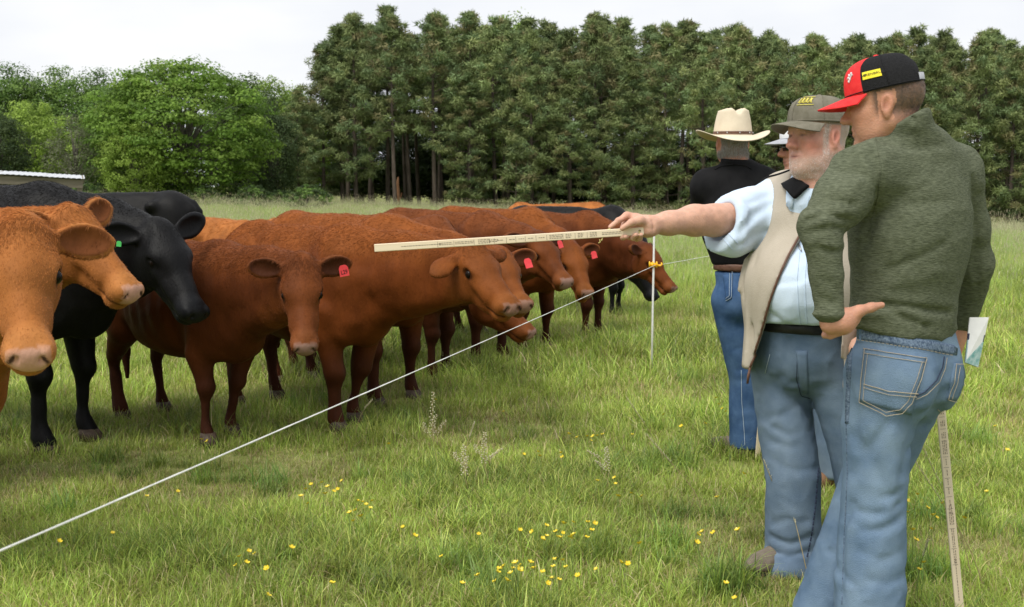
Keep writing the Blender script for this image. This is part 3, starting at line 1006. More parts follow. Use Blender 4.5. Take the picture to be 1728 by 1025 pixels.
def build_pines():
    PV = [pine_meshes(17.5, .10, 3.8, 1), pine_meshes(17.5, .26, 3.5, 2), pine_meshes(17.5, .16, 3.6, 3), pine_meshes(17.5, .33, 3.5, 4), pine_meshes(17.5, .05, 4.1, 5), pine_meshes(17.5, .22, 3.5, 6), pine_meshes(17.5, .42, 3.6, 16)]
    BV = [pine_meshes(17.5, .46, 3.4, 7, .9), pine_meshes(17.5, .42, 3.4, 8, .9), pine_meshes(17.5, .52, 3.2, 9, .9)]
    rs = np.random.RandomState(5)
    # photograph columns of the front row and the height of each top
    front = [(505, 150, 4), (548, 78, 0), (602, 22, 2), (668, 28, 6), (735, 24, 6), (792, 120, 4), (838, 30, 3), (898, 60, 0), (962, 105, 2), (1006, 36, 6), (1068, 110, 0), (1124, 42, 6), (1188, 80, 3), (1236, 46, 1), (1306, 100, 4),
             (1368, 60, 6), (1440, 95, 3), (1505, 58, 6), (1568, 90, 5), (1646, 62, 1), (1702, 85, 4), (1770, 64, 3)]
    for i, (px, ty, v) in enumerate(front):
        D = 103 + rs.uniform(-3, 3) - .008 * (px - 500)
        x = (px - 864) / FPX * D
        top = at(px, ty, D)[2]; h = top - float(gz(x, D))
        place_tree('pine_tree', PV[v], x, D, f'front-row pine, {ORD[i]} counting from the left end of the pine stand', 'pines of the dense stand', h / 17.5, rs.rand() * 6.28, rs.uniform(.95, 1.12) * (1.25 if h < 14 else 1.0))
    for row, (dd, n) in enumerate([(107, 24), (111.5, 24), (116, 25), (121, 25)]):
        for i in range(n):
            px = 560 + (1290 + 60 * row) * (i + rs.uniform(.1, .9)) / n
            D = dd + rs.uniform(-1.8, 1.8)
            x = (px - 864) / FPX * D
            ty = np.interp(px, [520, 600, 700, 850, 1000, 1200, 1400, 1750], [80, 18, 26, 28, 36, 48, 58, 62]) + rs.uniform(-14, 40)
            h = at(px, ty, D)[2] - float(gz(x, D))
            place_tree('pine_tree', BV[rs.randint(3)], x, D, 'pine standing in the shade behind the front row of the pine stand', 'pines inside the stand', h / 17.5, rs.rand() * 6.28, rs.uniform(.9, 1.15))


build_pines()
BRIGHT = [(.155, .265, .042), (.182, .295, .048), (.135, .235, .042), (.21, .315, .058)]
MIDG = [(.125, .215, .050), (.15, .245, .055), (.11, .19, .050), (.17, .265, .065)]
YELG = [(.25, .36, .060), (.28, .39, .075), (.225, .33, .060)]
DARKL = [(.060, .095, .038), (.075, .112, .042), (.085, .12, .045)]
GREYL = [(.150, .165, .095), (.17, .185, .11), (.135, .15, .085)]
WV = [broadleaf_meshes(11, 11.5, 41, BRIGHT, .02, 620, 80, .27, droop=.35, layers=.8), broadleaf_meshes(13, 9, 42, MIDG, .08, 330, 85, .27), broadleaf_meshes(13, 10, 43, MIDG + BRIGHT, .08, 340, 85, .27),
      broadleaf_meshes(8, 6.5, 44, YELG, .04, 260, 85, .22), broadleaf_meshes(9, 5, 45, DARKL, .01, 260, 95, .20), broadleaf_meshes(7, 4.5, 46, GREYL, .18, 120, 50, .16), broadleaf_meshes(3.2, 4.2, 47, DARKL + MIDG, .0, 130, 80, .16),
      broadleaf_meshes(13, 9, 48, YELG + BRIGHT, .08, 330, 85, .27)]
for i, (px, ty, D, v, sx, name, lb) in enumerate([
        (312, 97, 84, 0, 1.12, 'broadleaf_tree', 'large bright green spreading tree at the left, branches to the ground'),
        (232, 205, 80, 3, 1.0, 'broadleaf_tree', 'small yellow-green tree at the left foot of the large bright tree'),
        (60, 168, 92, 3, 1.1, 'broadleaf_tree', 'yellow-green rounded tree at the far left'),
        (132, 190, 82, 5, 1.0, 'broadleaf_tree', 'thin greyish half-leafless tree left of the large bright tree'),
        (8, 180, 84, 4, 1.1, 'cedar_tree', 'dark cedar at the left edge of the picture'),
        (425, 125, 96, 4, .9, 'cedar_tree', 'dark narrow cedar right of the large bright tree'),
        (462, 160, 93, 4, .9, 'cedar_tree', 'dark cedar in the gap before the pine stand'),
        (40, 104, 112, 1, 1.1, 'broadleaf_tree', 'mid green tree rising behind at the far left'),
        (105, 108, 114, 2, 1.1, 'broadleaf_tree', 'mid green broad tree second from the left behind'),
        (165, 112, 112, 1, 1.1, 'broadleaf_tree', 'mid green tree third from the left behind, before the sky dip'),
        (232, 118, 110, 1, 1.0, 'broadleaf_tree', 'mid green tree just left behind the large bright tree'),
        (-40, 108, 112, 2, 1.2, 'broadleaf_tree', 'mid green tree cut by the left picture edge'),
        (400, 128, 112, 2, .9, 'broadleaf_tree', 'green tree peeping right behind the large bright tree'),
        (452, 125, 114, 7, .9, 'broadleaf_tree', 'light green tree between the large bright tree and the pines'),
        (505, 140, 118, 7, .9, 'broadleaf_tree', 'light green tree just behind the leftmost pine'),
        (862, 22, 128, 7, .8, 'broadleaf_tree', 'light green treetop rising above the middle of the pines'),
        (20, 215, 100, 2, 1.0, 'broadleaf_tree', 'lower green tree filling the gap behind the cedar'),
        (180, 190, 100, 1, 1.1, 'broadleaf_tree', 'lower green tree behind the thin greyish tree')]):
    x = (px - 864) / FPX * D
    mm = WV[v]
    H0 = mm[1].vertices and max(q.co.z for q in list(mm[1].vertices)[::40])
    h = at(px, ty, D)[2] - float(gz(x, D))
    place_tree(name, mm, x, D, lb, 'broadleaved trees and cedars left of the pines', h / H0, i * 1.3, sx)
rsb = np.random.RandomState(8)
for i in range(22):  # added row of dark trees, blocks horizon light behind the pine trunks
    D = 127 + rsb.uniform(0, 6); px = 520 + 1330 * (i + .5) / 22; x = (px - 864) / FPX * D
    place_tree('light_block_tree', WV[4], x, D, 'dark low tree added behind the pine stand to block horizon light', 'added light-blocking trees behind the pine stand', rsb.uniform(.95, 1.2), rsb.rand() * 6, 1.9)
for i, px in enumerate([175, 215, 262, 300, 345, 388, 430, 470, 520, 40, 95, 140]):
    D = 80 + rsb.uniform(-3, 6); x = (px - 864) / FPX * D
    place_tree('bush', WV[6], x, D, 'low green bush at the foot of the left trees', 'bushes along the field edge', rsb.uniform(.4, .7), rsb.rand() * 6, rsb.uniform(.9, 1.2), 'bush')
for i, px in enumerate([1060, 1010, 870, 1130]):
    D = 97 + rsb.uniform(-2, 2); x = (px - 864) / FPX * D
    mmp = pine_meshes(5.5, .06, 2.2, 60 + i) if i < 2 else mmp
    place_tree('pine_tree', mmp, x, D, ['low young pine with branches to the grass, behind the outstretched hand', 'low young pine left of the outstretched hand', 'low young pine above the black cow at the field edge', 'low young pine just left of the cowboy hat man'][i], 'young pines at the field edge', .8 + .1 * i, i, 1.1)

# broken trunk at the edge of the stand
M_snag = mat('snag_wood', (.16, .075, .035), (.30, .16, .085), rough=.9, nscale=4, stretch=(1, 1, .3), bump=.5)
D = 101.0; x = (672 - 864) / FPX * D
sg = empty('snag', (x, D, float(gz(x, D))), 0, 'broken orange-brown tree stump standing before the pine trunks', 'snag')
MB().tube([(0, 0, -.1), (.05, 0, 1.2), (-.02, .03, 2.2), (.06, 0, 2.9)], [.22, .19, .16, .05], 9).build('trunk', M_snag, sg)
MB().tube([(.02, 0, .6), (.30, .05, 1.2), (.36, .05, 1.5)], [.10, .06, .02], 7).build('stub', M_snag, sg)

# ------------------------------------------------------------------ shed behind the herd at the left edge
M_roof = mat('galvanised_roof', (.46, .48, .51), (.58, .60, .63), rough=.5, nscale=3, metal=.15, spec=.4)
M_timber = mat('weathered_timber', (.14, .12, .09), (.24, .21, .16), rough=.9, nscale=6, stretch=(.2, 1, 1), bump=.3)
def build_shed():
    D = 31.0
    pr = at(143, 302, D); x1 = pr[0]; zr = pr[2]
    g = float(gz(x1, D))
    r = empty('shed', (x1, D, g), R(21), 'low open cattle shed with a pale metal roof at the left edge', 'shed')
    W_, dp = 7.0, 4.0
    z0 = zr - g
    slope = .055
    # corrugated sheets, each its own panel
    n = 7
    for k in range(n):
        xa, xb = -W_ * k / n, -W_ * (k + 1) / n
        xs = np.linspace(xa + .004, xb - .02, 25)
        V = []
        for off in (0, -.006):
            for yy in (-.25, dp * .5, dp):
                V += [(xx, yy, z0 - xx * slope + .009 * math.cos(xx * 46) + (yy + .25) * .035 + off + (k % 2) * .008) for xx in xs]
        F = []
        m_ = 25
        for j in range(2):
            for i in range(m_ - 1):
                a = j * m_ + i
                F += [(a, a + 1, a + m_ + 1, a + m_), (75 + a, 75 + a + m_, 75 + a + m_ + 1, 75 + a + 1)]
        F += [(i, 75 + i, 75 + i + 1, i + 1) for i in range(m_ - 1)]
        obj('roof_sheet', mesh_data('roof_sheet', V, F, M_roof), r)
    def beam(a, b, w, nm):
        a = np.array(a, float); b = np.array(b, float)
        x_ = unit(b - a); y_ = unit(np.cross([0, 0, 1.0], x_)) if abs(x_[2]) < .9 else np.array([0, 1.0, 0]); z_ = np.cross(x_, y_)
        MB().box((a + b) / 2, (np.linalg.norm(b - a) / 2, w[0], w[1]), np.array([x_, y_, z_])).build(nm, M_timber, r, smooth=False)
    beam((-.05, -.12, z0 - .15), (-W_, -.12, z0 + W_ * slope - .15), (.025, .11), 'fascia_beam')
    beam((-.05, dp - .2, z0 + .0), (-W_, dp - .2, z0 + W_ * slope + .0), (.03, .10), 'rear_beam')
    for k in range(4):
        xx = -.14 - k * 2.2
        beam((xx, -.03, -.2), (xx, -.03, z0 - xx * slope - .05), (.07, .07), 'post')
        beam((xx, dp - .3, -.2), (xx, dp - .3, z0 - xx * slope + .0), (.07, .07), 'post')
        beam((xx + .1, -.1, z0 - xx * slope - .06), (xx + .1, dp - .1, z0 - xx * slope + .08), (.025, .06), 'rafter')
build_shed()
# ------------------------------------------------------------------ cattle
def hair_object(name, P, N, flow, length, rad, colr, m, parent, seed=0, lift=.45, segs=3, droop=0.0):
    """short coat hair: n strands rooted at P, combed along flow"""
    n = len(P); rs = np.random.RandomState(seed)
    L = np.broadcast_to(np.asarray(length, float), (n,)) * rs.uniform(.6, 1.25, n)
    fl = flow - (flow * N).sum(1)[:, None] * N
    fl /= np.linalg.norm(fl, axis=1)[:, None] + 1e-9
    d0 = fl + N * lift + rs.normal(0, .16, (n, 3)); d0 /= np.linalg.norm(d0, axis=1)[:, None]
    pts = np.empty((n, segs, 3), np.float32)
    p = P - N * .002; dr = d0
    for i in range(segs):
        pts[:, i] = p
        p = p + dr * (L / (segs - 1))[:, None]
        dr = dr + fl * .25 - N * .12 + np.array([0, 0, -droop]); dr /= np.linalg.norm(dr, axis=1)[:, None]
    hc = bpy.data.hair_curves.new(name)
    hc.add_curves([segs] * n)
    hc.points.foreach_set('position', pts.ravel())
    r = np.tile(np.linspace(1, .25, segs), n) * rad
    ra = hc.attributes.get('radius') or hc.attributes.new('radius', 'FLOAT', 'POINT')
    ra.data.foreach_set('value', r.astype(np.float32))
    ca = hc.attributes.new('Col', 'FLOAT_COLOR', 'CURVE')
    c = np.ones((n, 4), np.float32)
    c[:, :3] = colr * rs.uniform(.65, 1.45, n)[:, None]
    ca.data.foreach_set('color', c.ravel())
    hc.materials.append(m)
    o = bpy.data.objects.new(name, hc)
    COL.objects.link(o); o.parent = parent
    return o


def scatter(V, F, n, rs, weight=None):
    T = np.concatenate([F[:, [0, 1, 2]], F[:, [0, 2, 3]]])
    A = np.linalg.norm(np.cross(V[T[:, 1]] - V[T[:, 0]], V[T[:, 2]] - V[T[:, 0]]), axis=1)
    if weight is not None: A = A * weight[T].mean(1)
    k = rs.choice(len(T), n, p=A / A.sum())
    a, b = rs.rand(n), rs.rand(n); f = a + b > 1; a[f], b[f] = 1 - a[f], 1 - b[f]
    W = np.stack([1 - a - b, a, b], 1)
    return T[k], W


M_coat = mat('cattle_coat', (1, 1, 1), rough=.62, nscale=8, bump=.30, bscale=80, stretch=(1, 1, .4), attr=True, vary=.32, spec=.09, detail=7)
M_black = mat('black_coat', (1, 1, 1), rough=.55, nscale=9, bump=.25, bscale=90, stretch=(1, 1, .4), attr=True, vary=.3, spec=.15, detail=6)
M_hair, _n, _l, _b = new_mat('coat_hair')
_a = nd(_n, 'ShaderNodeAttribute', attribute_name='Col')
_l.new(_a.outputs['Color'], _b.inputs['Base Color'])
_b.inputs['Roughness'].default_value = .6
_b.inputs['Specular IOR Level'].default_value = .15
M_eye = mat('eye_dark', (.006, .004, .003), (.012, .008, .006), rough=.2, spec=.12)
M_hoof = mat('hoof_horn', (.05, .035, .025), (.10, .07, .05), rough=.6, nscale=40)
M_tag_red = mat('ear_tag_red', (.75, .05, .06), (.85, .08, .09), rough=.45, nscale=15)
M_tag_green = mat('ear_tag_green', (.08, .55, .12), (.10, .62, .15), rough=.45, nscale=15)
M_ink = mat('black_ink', (.01, .01, .012), (.015, .015, .02), rough=.6)

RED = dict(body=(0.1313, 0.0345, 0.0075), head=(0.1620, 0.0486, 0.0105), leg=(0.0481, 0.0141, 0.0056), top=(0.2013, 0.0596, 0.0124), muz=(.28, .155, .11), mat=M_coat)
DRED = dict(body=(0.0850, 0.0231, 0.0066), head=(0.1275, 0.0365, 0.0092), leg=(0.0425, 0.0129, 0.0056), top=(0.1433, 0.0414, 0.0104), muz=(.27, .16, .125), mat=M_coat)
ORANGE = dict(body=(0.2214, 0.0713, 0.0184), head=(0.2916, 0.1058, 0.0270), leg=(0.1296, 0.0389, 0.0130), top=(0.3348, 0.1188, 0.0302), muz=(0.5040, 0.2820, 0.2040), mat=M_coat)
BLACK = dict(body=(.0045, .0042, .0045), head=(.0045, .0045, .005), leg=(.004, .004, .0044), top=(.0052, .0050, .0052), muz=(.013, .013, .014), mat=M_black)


def text_mesh(s, size, depth, m, name='lettering'):
    c = bpy.data.curves.new(name, 'FONT')
    c.body = s; c.size = size; c.extrude = depth
    c.align_x = 'CENTER'; c.align_y = 'CENTER'
    c.resolution_u = 3
    o = bpy.data.objects.new('tmp_text', c)
    COL.objects.link(o)
    dg = bpy.context.evaluated_depsgraph_get()
    me = bpy.data.meshes.new_from_object(o.evaluated_get(dg))
    bpy.data.objects.remove(o); bpy.data.curves.remove(c)
    me.name = name
    me.materials.clear(); me.materials.append(m)
    return me


def frame_matrix(o, x, y, z):
    M = Matrix.Identity(4)
    for i, v in enumerate((x, y, z)):
        for j in range(3): M[j][i] = float(v[j])
    for j in range(3): M[j][3] = float(o[j])
    return M


def cow(label, pos, yaw, poll, muzzle, pal, s=1.0, hs=1.0, res=.016, hres=.0075, feet=None, ears=((0, 0), (0, 0)),
        tagged=None, hair=0, hlen=.014, group='cattle crowded along the fence wire', seed=0, head_roll=0., earface=None, name='cow', sag=0., mouth_open=0.):
    """pos: ground point under the middle of the trunk; poll/muzzle: world points of the back and the tip of the head"""
    pos = np.array([pos[0], pos[1], float(gz(pos[0], pos[1]))])
    ya = R(yaw); cs, sn = math.cos(ya), math.sin(ya)
    Rm = np.array([[cs, sn, 0], [-sn, cs, 0], [0, 0, 1]])        # world -> cow
    root = empty(name, pos, ya, label, 'cow', group)
    p0 = Rm @ (np.asarray(poll) - pos); p1 = Rm @ (np.asarray(muzzle) - pos)
    u = unit(p1 - p0)
    up = np.array([0, 0, 1.0])
    if abs(u[2]) > .93: up = unit(np.array([1.0, 0, 0]) * -np.sign(u[2]) + up * .2)
    v = unit(np.cross(up, u)); w = np.cross(u, v)
    cr, sr = math.cos(head_roll), math.sin(head_roll)
    v, w = v * cr + w * sr, w * cr - v * sr
    Hm = np.array([u, v, w])
    def H(a, b, c): return p0 + (u * a + v * b + w * c) * hs
    rb = np.random.RandomState(seed + 40)
    jb = rb.uniform(.94, 1.06, 8)
    S = lambda a, b, c: np.array([a, b, c]) * s
    fdir = u * .62 + w * .55 if earface is None else u * earface[0] + w * earface[1]
    ear_dirs = []
    for sd, (el, sw) in zip((1, -1), ears):                     # el: raised, sw: swept back
        e = unit(v * sd * 1.0 + w * (-.05 + el) + u * (-.18 - sw))
        ear_dirs.append(e)
    hp = np.array([H(-.10, 0, 0), H(.55, .13, .16), H(.55, -.13, -.2)] + [H(.0, sd * .08, .04) + e * .22 * hs for sd, e in zip((1, -1), ear_dirs)])
    hlo, hhi = hp.min(0) - .03, hp.max(0) + .03
    lo = np.minimum(hlo, [-1.0 * s, -.42 * s, -.02]); hi = np.maximum(hhi, [.8 * s, .42 * s, 1.32 * s])
    F = Field(*[axis_pts(lo[i], hi[i], res, [(hlo[i], hhi[i], hres)]) for i in range(3)])
    # trunk
    F.ell(S(-.06, 0, .81), S(.62, .275 * jb[0], .318 * jb[1]), k=.05)
    F.ell(S(-.02, 0, .70 - sag), S(.46, .245 * jb[0], .215 * jb[2]), k=.12)
    F.cone(S(.42, 0, 1.02 + .03 * jb[3]), S(-.56, 0, 1.045 + .025 * jb[4]), .115 * s, .13 * s, k=.12)
    for sd in (1, -1):
        F.ell(S(.44, sd * .108, .81), S(.18, .125, .32), k=.08)
        F.ell(S(.50, sd * .13, .66), S(.11, .085, .14), k=.06)
        F.ell(S(-.60, sd * .13, .80), S(.21, .125, .31), k=.10)
        F.ell(S(-.45, sd * .205, 1.045), S(.075, .05, .055), k=.06)
        F.ell(S(-.80, sd * .085, .99), S(.05, .045, .055), k=.06)
    F.ell(S(-.60, 0, .97), S(.24, .21, .21), k=.08)
    F.ell(S(.59, 0, .66), S(.13, .11, .165), k=.10)
    # neck
    flat_n = (unit(np.cross(up, unit(p0 - S(.45, 0, .9)))), .66)
    nb = H(.03, 0, -.035); n0 = S(.42, 0, .88); n1 = S(.60, 0, .90) * .55 + nb * .45
    F.cone(n0, n1, .265 * s, .185 * s * jb[5], k=.12, flat=flat_n)
    F.cone(n1, nb, .185 * s * jb[5], .118 * hs, k=.07, flat=flat_n)
    F.cone(S(.40, 0, 1.07), H(-.01, 0, .05), .10 * s, .06 * hs, k=.10)
    F.cone(S(.61, 0, .68), H(.10, 0, -.11), .068 * s, .045 * hs, k=.10)
    # head
    F.ell(H(.07, 0, 0), np.array([.125, .098, .115]) * hs, Hm, k=.05 * hs)
    F.ell(H(-.005, 0, .080), np.array([.06, .066, .045]) * hs, Hm, k=.05 * hs)
    F.ell(H(.12, 0, .030), np.array([.13, .106, .078]) * hs, Hm, k=.04 * hs)
    F.cone(H(.16, 0, .002), H(.41, 0, -.038), .080 * hs, .056 * hs, k=.04 * hs, flat=(v, .98))
    jd = .02 * mouth_open
    F.cone(H(.05, 0, -.118), H(.36, 0, -.098 - jd), .066 * hs, .044 * hs, k=.05 * hs)
    for sd in (1, -1):
        F.ell(H(.075, sd * .054, -.075), np.array([.115, .044, .100]) * hs, Hm, k=.04 * hs)
        F.ell(H(.135, sd * .082, .040), np.array([.046, .026, .026]) * hs, Hm, k=.03 * hs)
        F.cone(H(.20, sd * .062, -.02), H(.33, sd * .044, -.045), .026 * hs, .022 * hs, k=.03 * hs)
    F.ell(H(.432, 0, -.050), np.array([.062, .074, .060]) * hs, Hm, k=.035 * hs)
    F.ell(H(.405, 0, -.114 - jd), np.array([.052, .050, .034]) * hs, Hm, k=.022 * hs)
    F.ell(H(.470, 0, -.038), np.array([.026, .056, .038]) * hs, Hm, k=.02 * hs)
    for sd in (1, -1):
        F.ell(H(.462, sd * .050, -.030), np.array([.030, .022, .030]) * hs, Hm, k=.015 * hs)
        F.ell(H(.500, sd * .043, -.032), np.array([.026, .0095, .017]) * hs, np.array([unit(u + v * sd * .8), unit(v - u * sd * .8), w]), k=.008, sub=True)
        F.cone(H(.345, sd * .060, -.097), H(.475, sd * .030, -.088), .005 * hs + jd * .3, .005 * hs + jd * .5, k=.010, sub=True)
        F.ell(H(.160, sd * .108, .016), np.array([.032, .018, .021]) * hs, Hm, k=.016, sub=True)
        F.ell(H(.153, sd * .088, .014), np.array([.026, .018, .019]) * hs, Hm, k=.010)
    for sd, e in zip((1, -1), ear_dirs):
        b0 = H(.0, sd * .075, .045)
        face = unit(fdir - e * float(e @ fdir))
        q = np.cross(e, face)
        Em = np.array([e, q, face])
        F.cone(b0, b0 + e * .06 * hs, .034 * hs, .032 * hs, k=.03)
        F.ell(b0 + e * .115 * hs, np.array([.102, .060, .024]) * hs, Em, k=.02)
        F.cone(b0 + e * .13 * hs, b0 + e * .205 * hs, .040 * hs, .014 * hs, k=.02, flat=(face, .4))
        F.ell(b0 + e * .118 * hs + face * .026 * hs, np.array([.086, .047, .026]) * hs, Em, k=.008, sub=True)
    # legs
    ft = feet or {}
    hoofs = []
    for nm, fx, sd in (('fl', .45, 1), ('fr', .45, -1)):
        dx, dy = ft.get(nm, (0, 0))
        P = [S(.46, sd * .150, .70), S(.43 + dx * .2, sd * .165 + dy * .2, .56), S(.455 + dx * .6, sd * .150 + dy * .6, .345), S(.45 + dx * .7, sd * .15 + dy * .7, .30),
             S(.445 + dx * .95, sd * .150 + dy * .95, .125), S(.455 + dx, sd * .15 + dy, .085), S(.475 + dx, sd * .15 + dy, .045)]
        F.chain(P, np.array([.112, .080, .052, .037, .031, .039, .046]) * s, k=.025)
        F.ell(P[2] + S(.012, 0, .004), S(.048, .050, .058), k=.025)
        F.cone(P[1] + S(-.03, 0, .06), P[2] + S(-.02, 0, .06), .055 * s, .034 * s, k=.03)
        hoofs.append(P[-1])
    for nm, fx, sd in (('hl', -.6, 1), ('hr', -.6, -1)):
        dx, dy = ft.get(nm, (0, 0))
        P = [S(-.56, sd * .145, .78), S(-.50 + dx * .2, sd * .17 + dy * .2, .62), S(-.70 + dx * .7, sd * .155 + dy * .7, .42), S(-.715 + dx * .75, sd * .15 + dy * .75, .37),
             S(-.665 + dx * .95, sd * .15 + dy * .95, .13), S(-.65 + dx, sd * .15 + dy, .085), S(-.63 + dx, sd * .15 + dy, .045)]
        F.chain(P, np.array([.14, .100, .050, .040, .032, .039, .046]) * s, k=.025)
        F.cone(P[1] + S(-.08, 0, .10), P[2] + S(-.035, 0, .02), .045 * s, .020 * s, k=.03)
        hoofs.append(P[-1])
    # tail
    F.chain([S(-.80, 0, 1.06), S(-.86, 0, .98), S(-.88, .01, .70), S(-.87, .01, .42)], np.array([.045, .032, .024, .02]) * s, k=.04)
    F.cone(S(-.87, .01, .42), S(-.86, .01, .24), .035 * s, .016 * s, k=.02)
    # muscle and rib relief
    F.disp(lambda P: .010 * vnoise(P * 5.5 + seed) + .004 * vnoise(P * 15 + seed)
           + .0035 * np.sin(P[:, 0] / s * 52 + P[:, 2] * 9) * smooth01(.62, .72, P[:, 2] / s) * smooth01(1.02, .92, P[:, 2] / s) * smooth01(-.42, -.30, P[:, 0] / s) * smooth01(.30, .18, P[:, 0] / s), .05)
    for sd in (1, -1):                                               # shoulder edge and flank hollow
        F.fold([S(.30, sd * .28, .98), S(.26, sd * .29, .75), S(.34, sd * .26, .58)], .012, .05)
        F.fold([S(.60, sd * .17, 1.0), S(.63, sd * .19, .80), S(.58, sd * .2, .62)], .010, .05)
        F.fold([S(-.36, sd * .27, .62), S(-.40, sd * .28, .82)], .016, .07)
    V, Q = F.mesh()
    N = normals_of(V, Q)
    # coat colours: paler back, darker belly and legs, dark nostrils, mouth line and ears
    hl = ((V - p0) @ Hm.T) / hs
    in_head = smooth01(-.05, .06, hl[:, 0]) * (np.linalg.norm(hl - [.2, 0, -.03], axis=1) < .42)
    z = V[:, 2] / s
    c = np.array(pal['body'])[None] * np.ones((len(V), 1))
    mixc = lambda c, t, col: c * (1 - t)[:, None] + np.asarray(col)[None] * t[:, None]
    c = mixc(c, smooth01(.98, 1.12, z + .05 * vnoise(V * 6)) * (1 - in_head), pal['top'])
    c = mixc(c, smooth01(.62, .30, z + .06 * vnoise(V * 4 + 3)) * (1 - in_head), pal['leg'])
    c = mixc(c, in_head, pal['head'])
    pale = np.minimum(np.array(pal['head']) * np.array([1.35, 1.55, 1.8]), .8)
    mz = smooth01(.36, .43, hl[:, 0]) * in_head
    c = mixc(c, mz * .6, pale)
    pad = smooth01(.474, .484, hl[:, 0] - .004 * vnoise(V * 60)) * smooth01(.056, .046, np.abs(hl[:, 1])) * smooth01(-.088, -.075, hl[:, 2])
    pad = np.maximum(pad, smooth01(.462, .476, hl[:, 0]) * (np.abs(np.abs(hl[:, 1]) - .043) < .020) * (hl[:, 2] > -.056) * .6)
    c = mixc(c, pad * (in_head > 0), pal['muz'])
    for sd in (1, -1):
        ey = np.linalg.norm((hl - [.157, sd * .098, .014]) / [.050, .05, .030], axis=1)
        c = mixc(c, smooth01(1.2, .6, ey) * .8, np.array(pal['leg']) * .25)
        dx, dy, dz = hl[:, 0] - .482, (hl[:, 1] * sd - .046), hl[:, 2] + .034
        ta, tc_ = dy * .50 - dz * .86, dy * .86 + dz * .50             # comma-shaped nostril, slanting outwards
        nos = np.sqrt((ta / .021) ** 2 + ((tc_ - 4 * ta * ta) / .0088) ** 2 + (dx / .034) ** 2)
        c = mixc(c, smooth01(1.1, .65, nos) * .9, (.018, .008, .007))
    mo = smooth01(.010, .003, np.abs(hl[:, 2] + .093)) * (hl[:, 0] > .335) * (hl[:, 0] < .48) * (np.abs(hl[:, 1]) > .02)
    c = mixc(c, mo * .7, np.array(pal['leg']) * .3)
    earin = np.zeros(len(V))
    for sd, e in zip((1, -1), ear_dirs):
        b0 = H(.0, sd * .075, .045)
        face = unit(fdir - e * float(e @ fdir))
        q = np.cross(e, face)
        el = (V - b0) @ np.array([e, q, face]).T / hs
        inn = (el[:, 0] > .03) * (el[:, 0] < .23) * (np.abs(el[:, 1]) < .062) * (np.abs(el[:, 2]) < .05) * (N @ face > .35)
        rr = np.sqrt(((el[:, 0] - .118) / .098) ** 2 + (el[:, 1] / .058) ** 2)
        earin = np.maximum(earin, inn * smooth01(1.0, .85, rr))
        c = mixc(c, inn * smooth01(1.0, .80, rr) * .8, np.array(pal['leg']) * .75)
        c = mixc(c, inn * smooth01(.86, .97, rr) * (el[:, 0] > .07) * .6, pale)
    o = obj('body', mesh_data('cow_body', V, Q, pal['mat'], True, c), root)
    # eyes, hooves
    for sd in (1, -1):
        V2, F2 = uvsphere(H(.157, sd * .0885, .014), (.0235 * hs))
        obj('eye', mesh_data('eye', V2, F2, M_eye), root)
    for h in hoofs:
        b = MB()
        a = np.linspace(0, 2 * np.pi, 12, endpoint=False)
        ring = lambda z, rx, ry, ox: np.stack([h[0] + ox + rx * np.cos(a), h[1] + ry * np.sin(a), np.full(12, z)], 1)
        r = s
        b.add(np.concatenate([ring(.004, .064 * r, .056 * r, .016), ring(.045, .055 * r, .052 * r, .006), ring(.075, .040 * r, .044 * r, -.004)]),
              [(i, (i + 1) % 12, 12 + (i + 1) % 12, 12 + i) for i in range(12)] + [(12 + i, 12 + (i + 1) % 12, 24 + (i + 1) % 12, 24 + i) for i in range(12)] + [tuple(range(24, 36)), tuple(range(11, -1, -1))])
        b.build('hoof', M_hoof, root)
    if tagged:
        sd, m_t, txt, (ta, tb), tsz = tagged
        e = ear_dirs[0 if sd > 0 else 1]
        b0 = H(.0, sd * .075, .045)
        face = unit(fdir - e * float(e @ fdir))
        q = np.cross(e, face)
        if q[2] < 0: q = -q
        c0 = b0 + e * ta * hs + q * tb * hs + face * .026 * hs
        X = unit(np.cross(q, face)); Z = np.cross(X, q)
        Mt = frame_matrix(c0, X, q, Z)
        b = MB()
        hw, hh = .024 * tsz, .027 * tsz
        pr = [(-hw, -hh), (hw, -hh), (hw, hh * .55), (hw * .8, hh * .9), (hw * .5, hh * 1.15), (-hw * .5, hh * 1.15), (-hw * .8, hh * .9), (-hw, hh * .55)]
        k = len(pr)
        b.add([(x, y, -.0015) for x, y in pr] + [(x, y, .0015) for x, y in pr], [tuple(range(k))[::-1], tuple(range(k, 2 * k))] + [(i, (i + 1) % k, k + (i + 1) % k, k + i) for i in range(k)])
        t = b.build('ear_tag', m_t, root, smooth=False)
        t.matrix_local = Mt
        if txt:
            tx = obj('lettering', text_mesh(txt, .030 * tsz, .0004, M_ink), t)
            tx.location = (0, -.006 * tsz, .0022)
            tx.scale = (.78, 1, 1)
    if hair:
        rs = np.random.RandomState(seed + 5)
        wgt = np.ones(len(V)) * (.22 + 1.3 * (in_head > .3) + 1.3 * smooth01(.86, 1.08, z)) * (1 - pad * .97) * smooth01(.10, .25, z)
        # hair only where the picture can see it
        camL = Rm @ (np.array([0, 0, CAM_H]) - pos)
        vis = ((camL - V) * N).sum(1) / np.linalg.norm(camL - V, axis=1)
        wgt *= (vis > -.30) * (1 - .93 * earin)
        for sd in (1, -1): wgt *= smooth01(.8, 1.3, np.linalg.norm((hl - [.157, sd * .098, .014]) / [.042, .05, .028], axis=1))
        wgt *= 1 - .85 * smooth01(.43, .47, hl[:, 0]) * (in_head > 0)
        T, W = scatter(V, Q, hair, rs, wgt)
        ip = lambda A: (A[T] * W[..., None]).sum(1)
        P_, N_, c_ = ip(V), ip(N), ip(c)
        ih = (in_head[T] * W).sum(1)
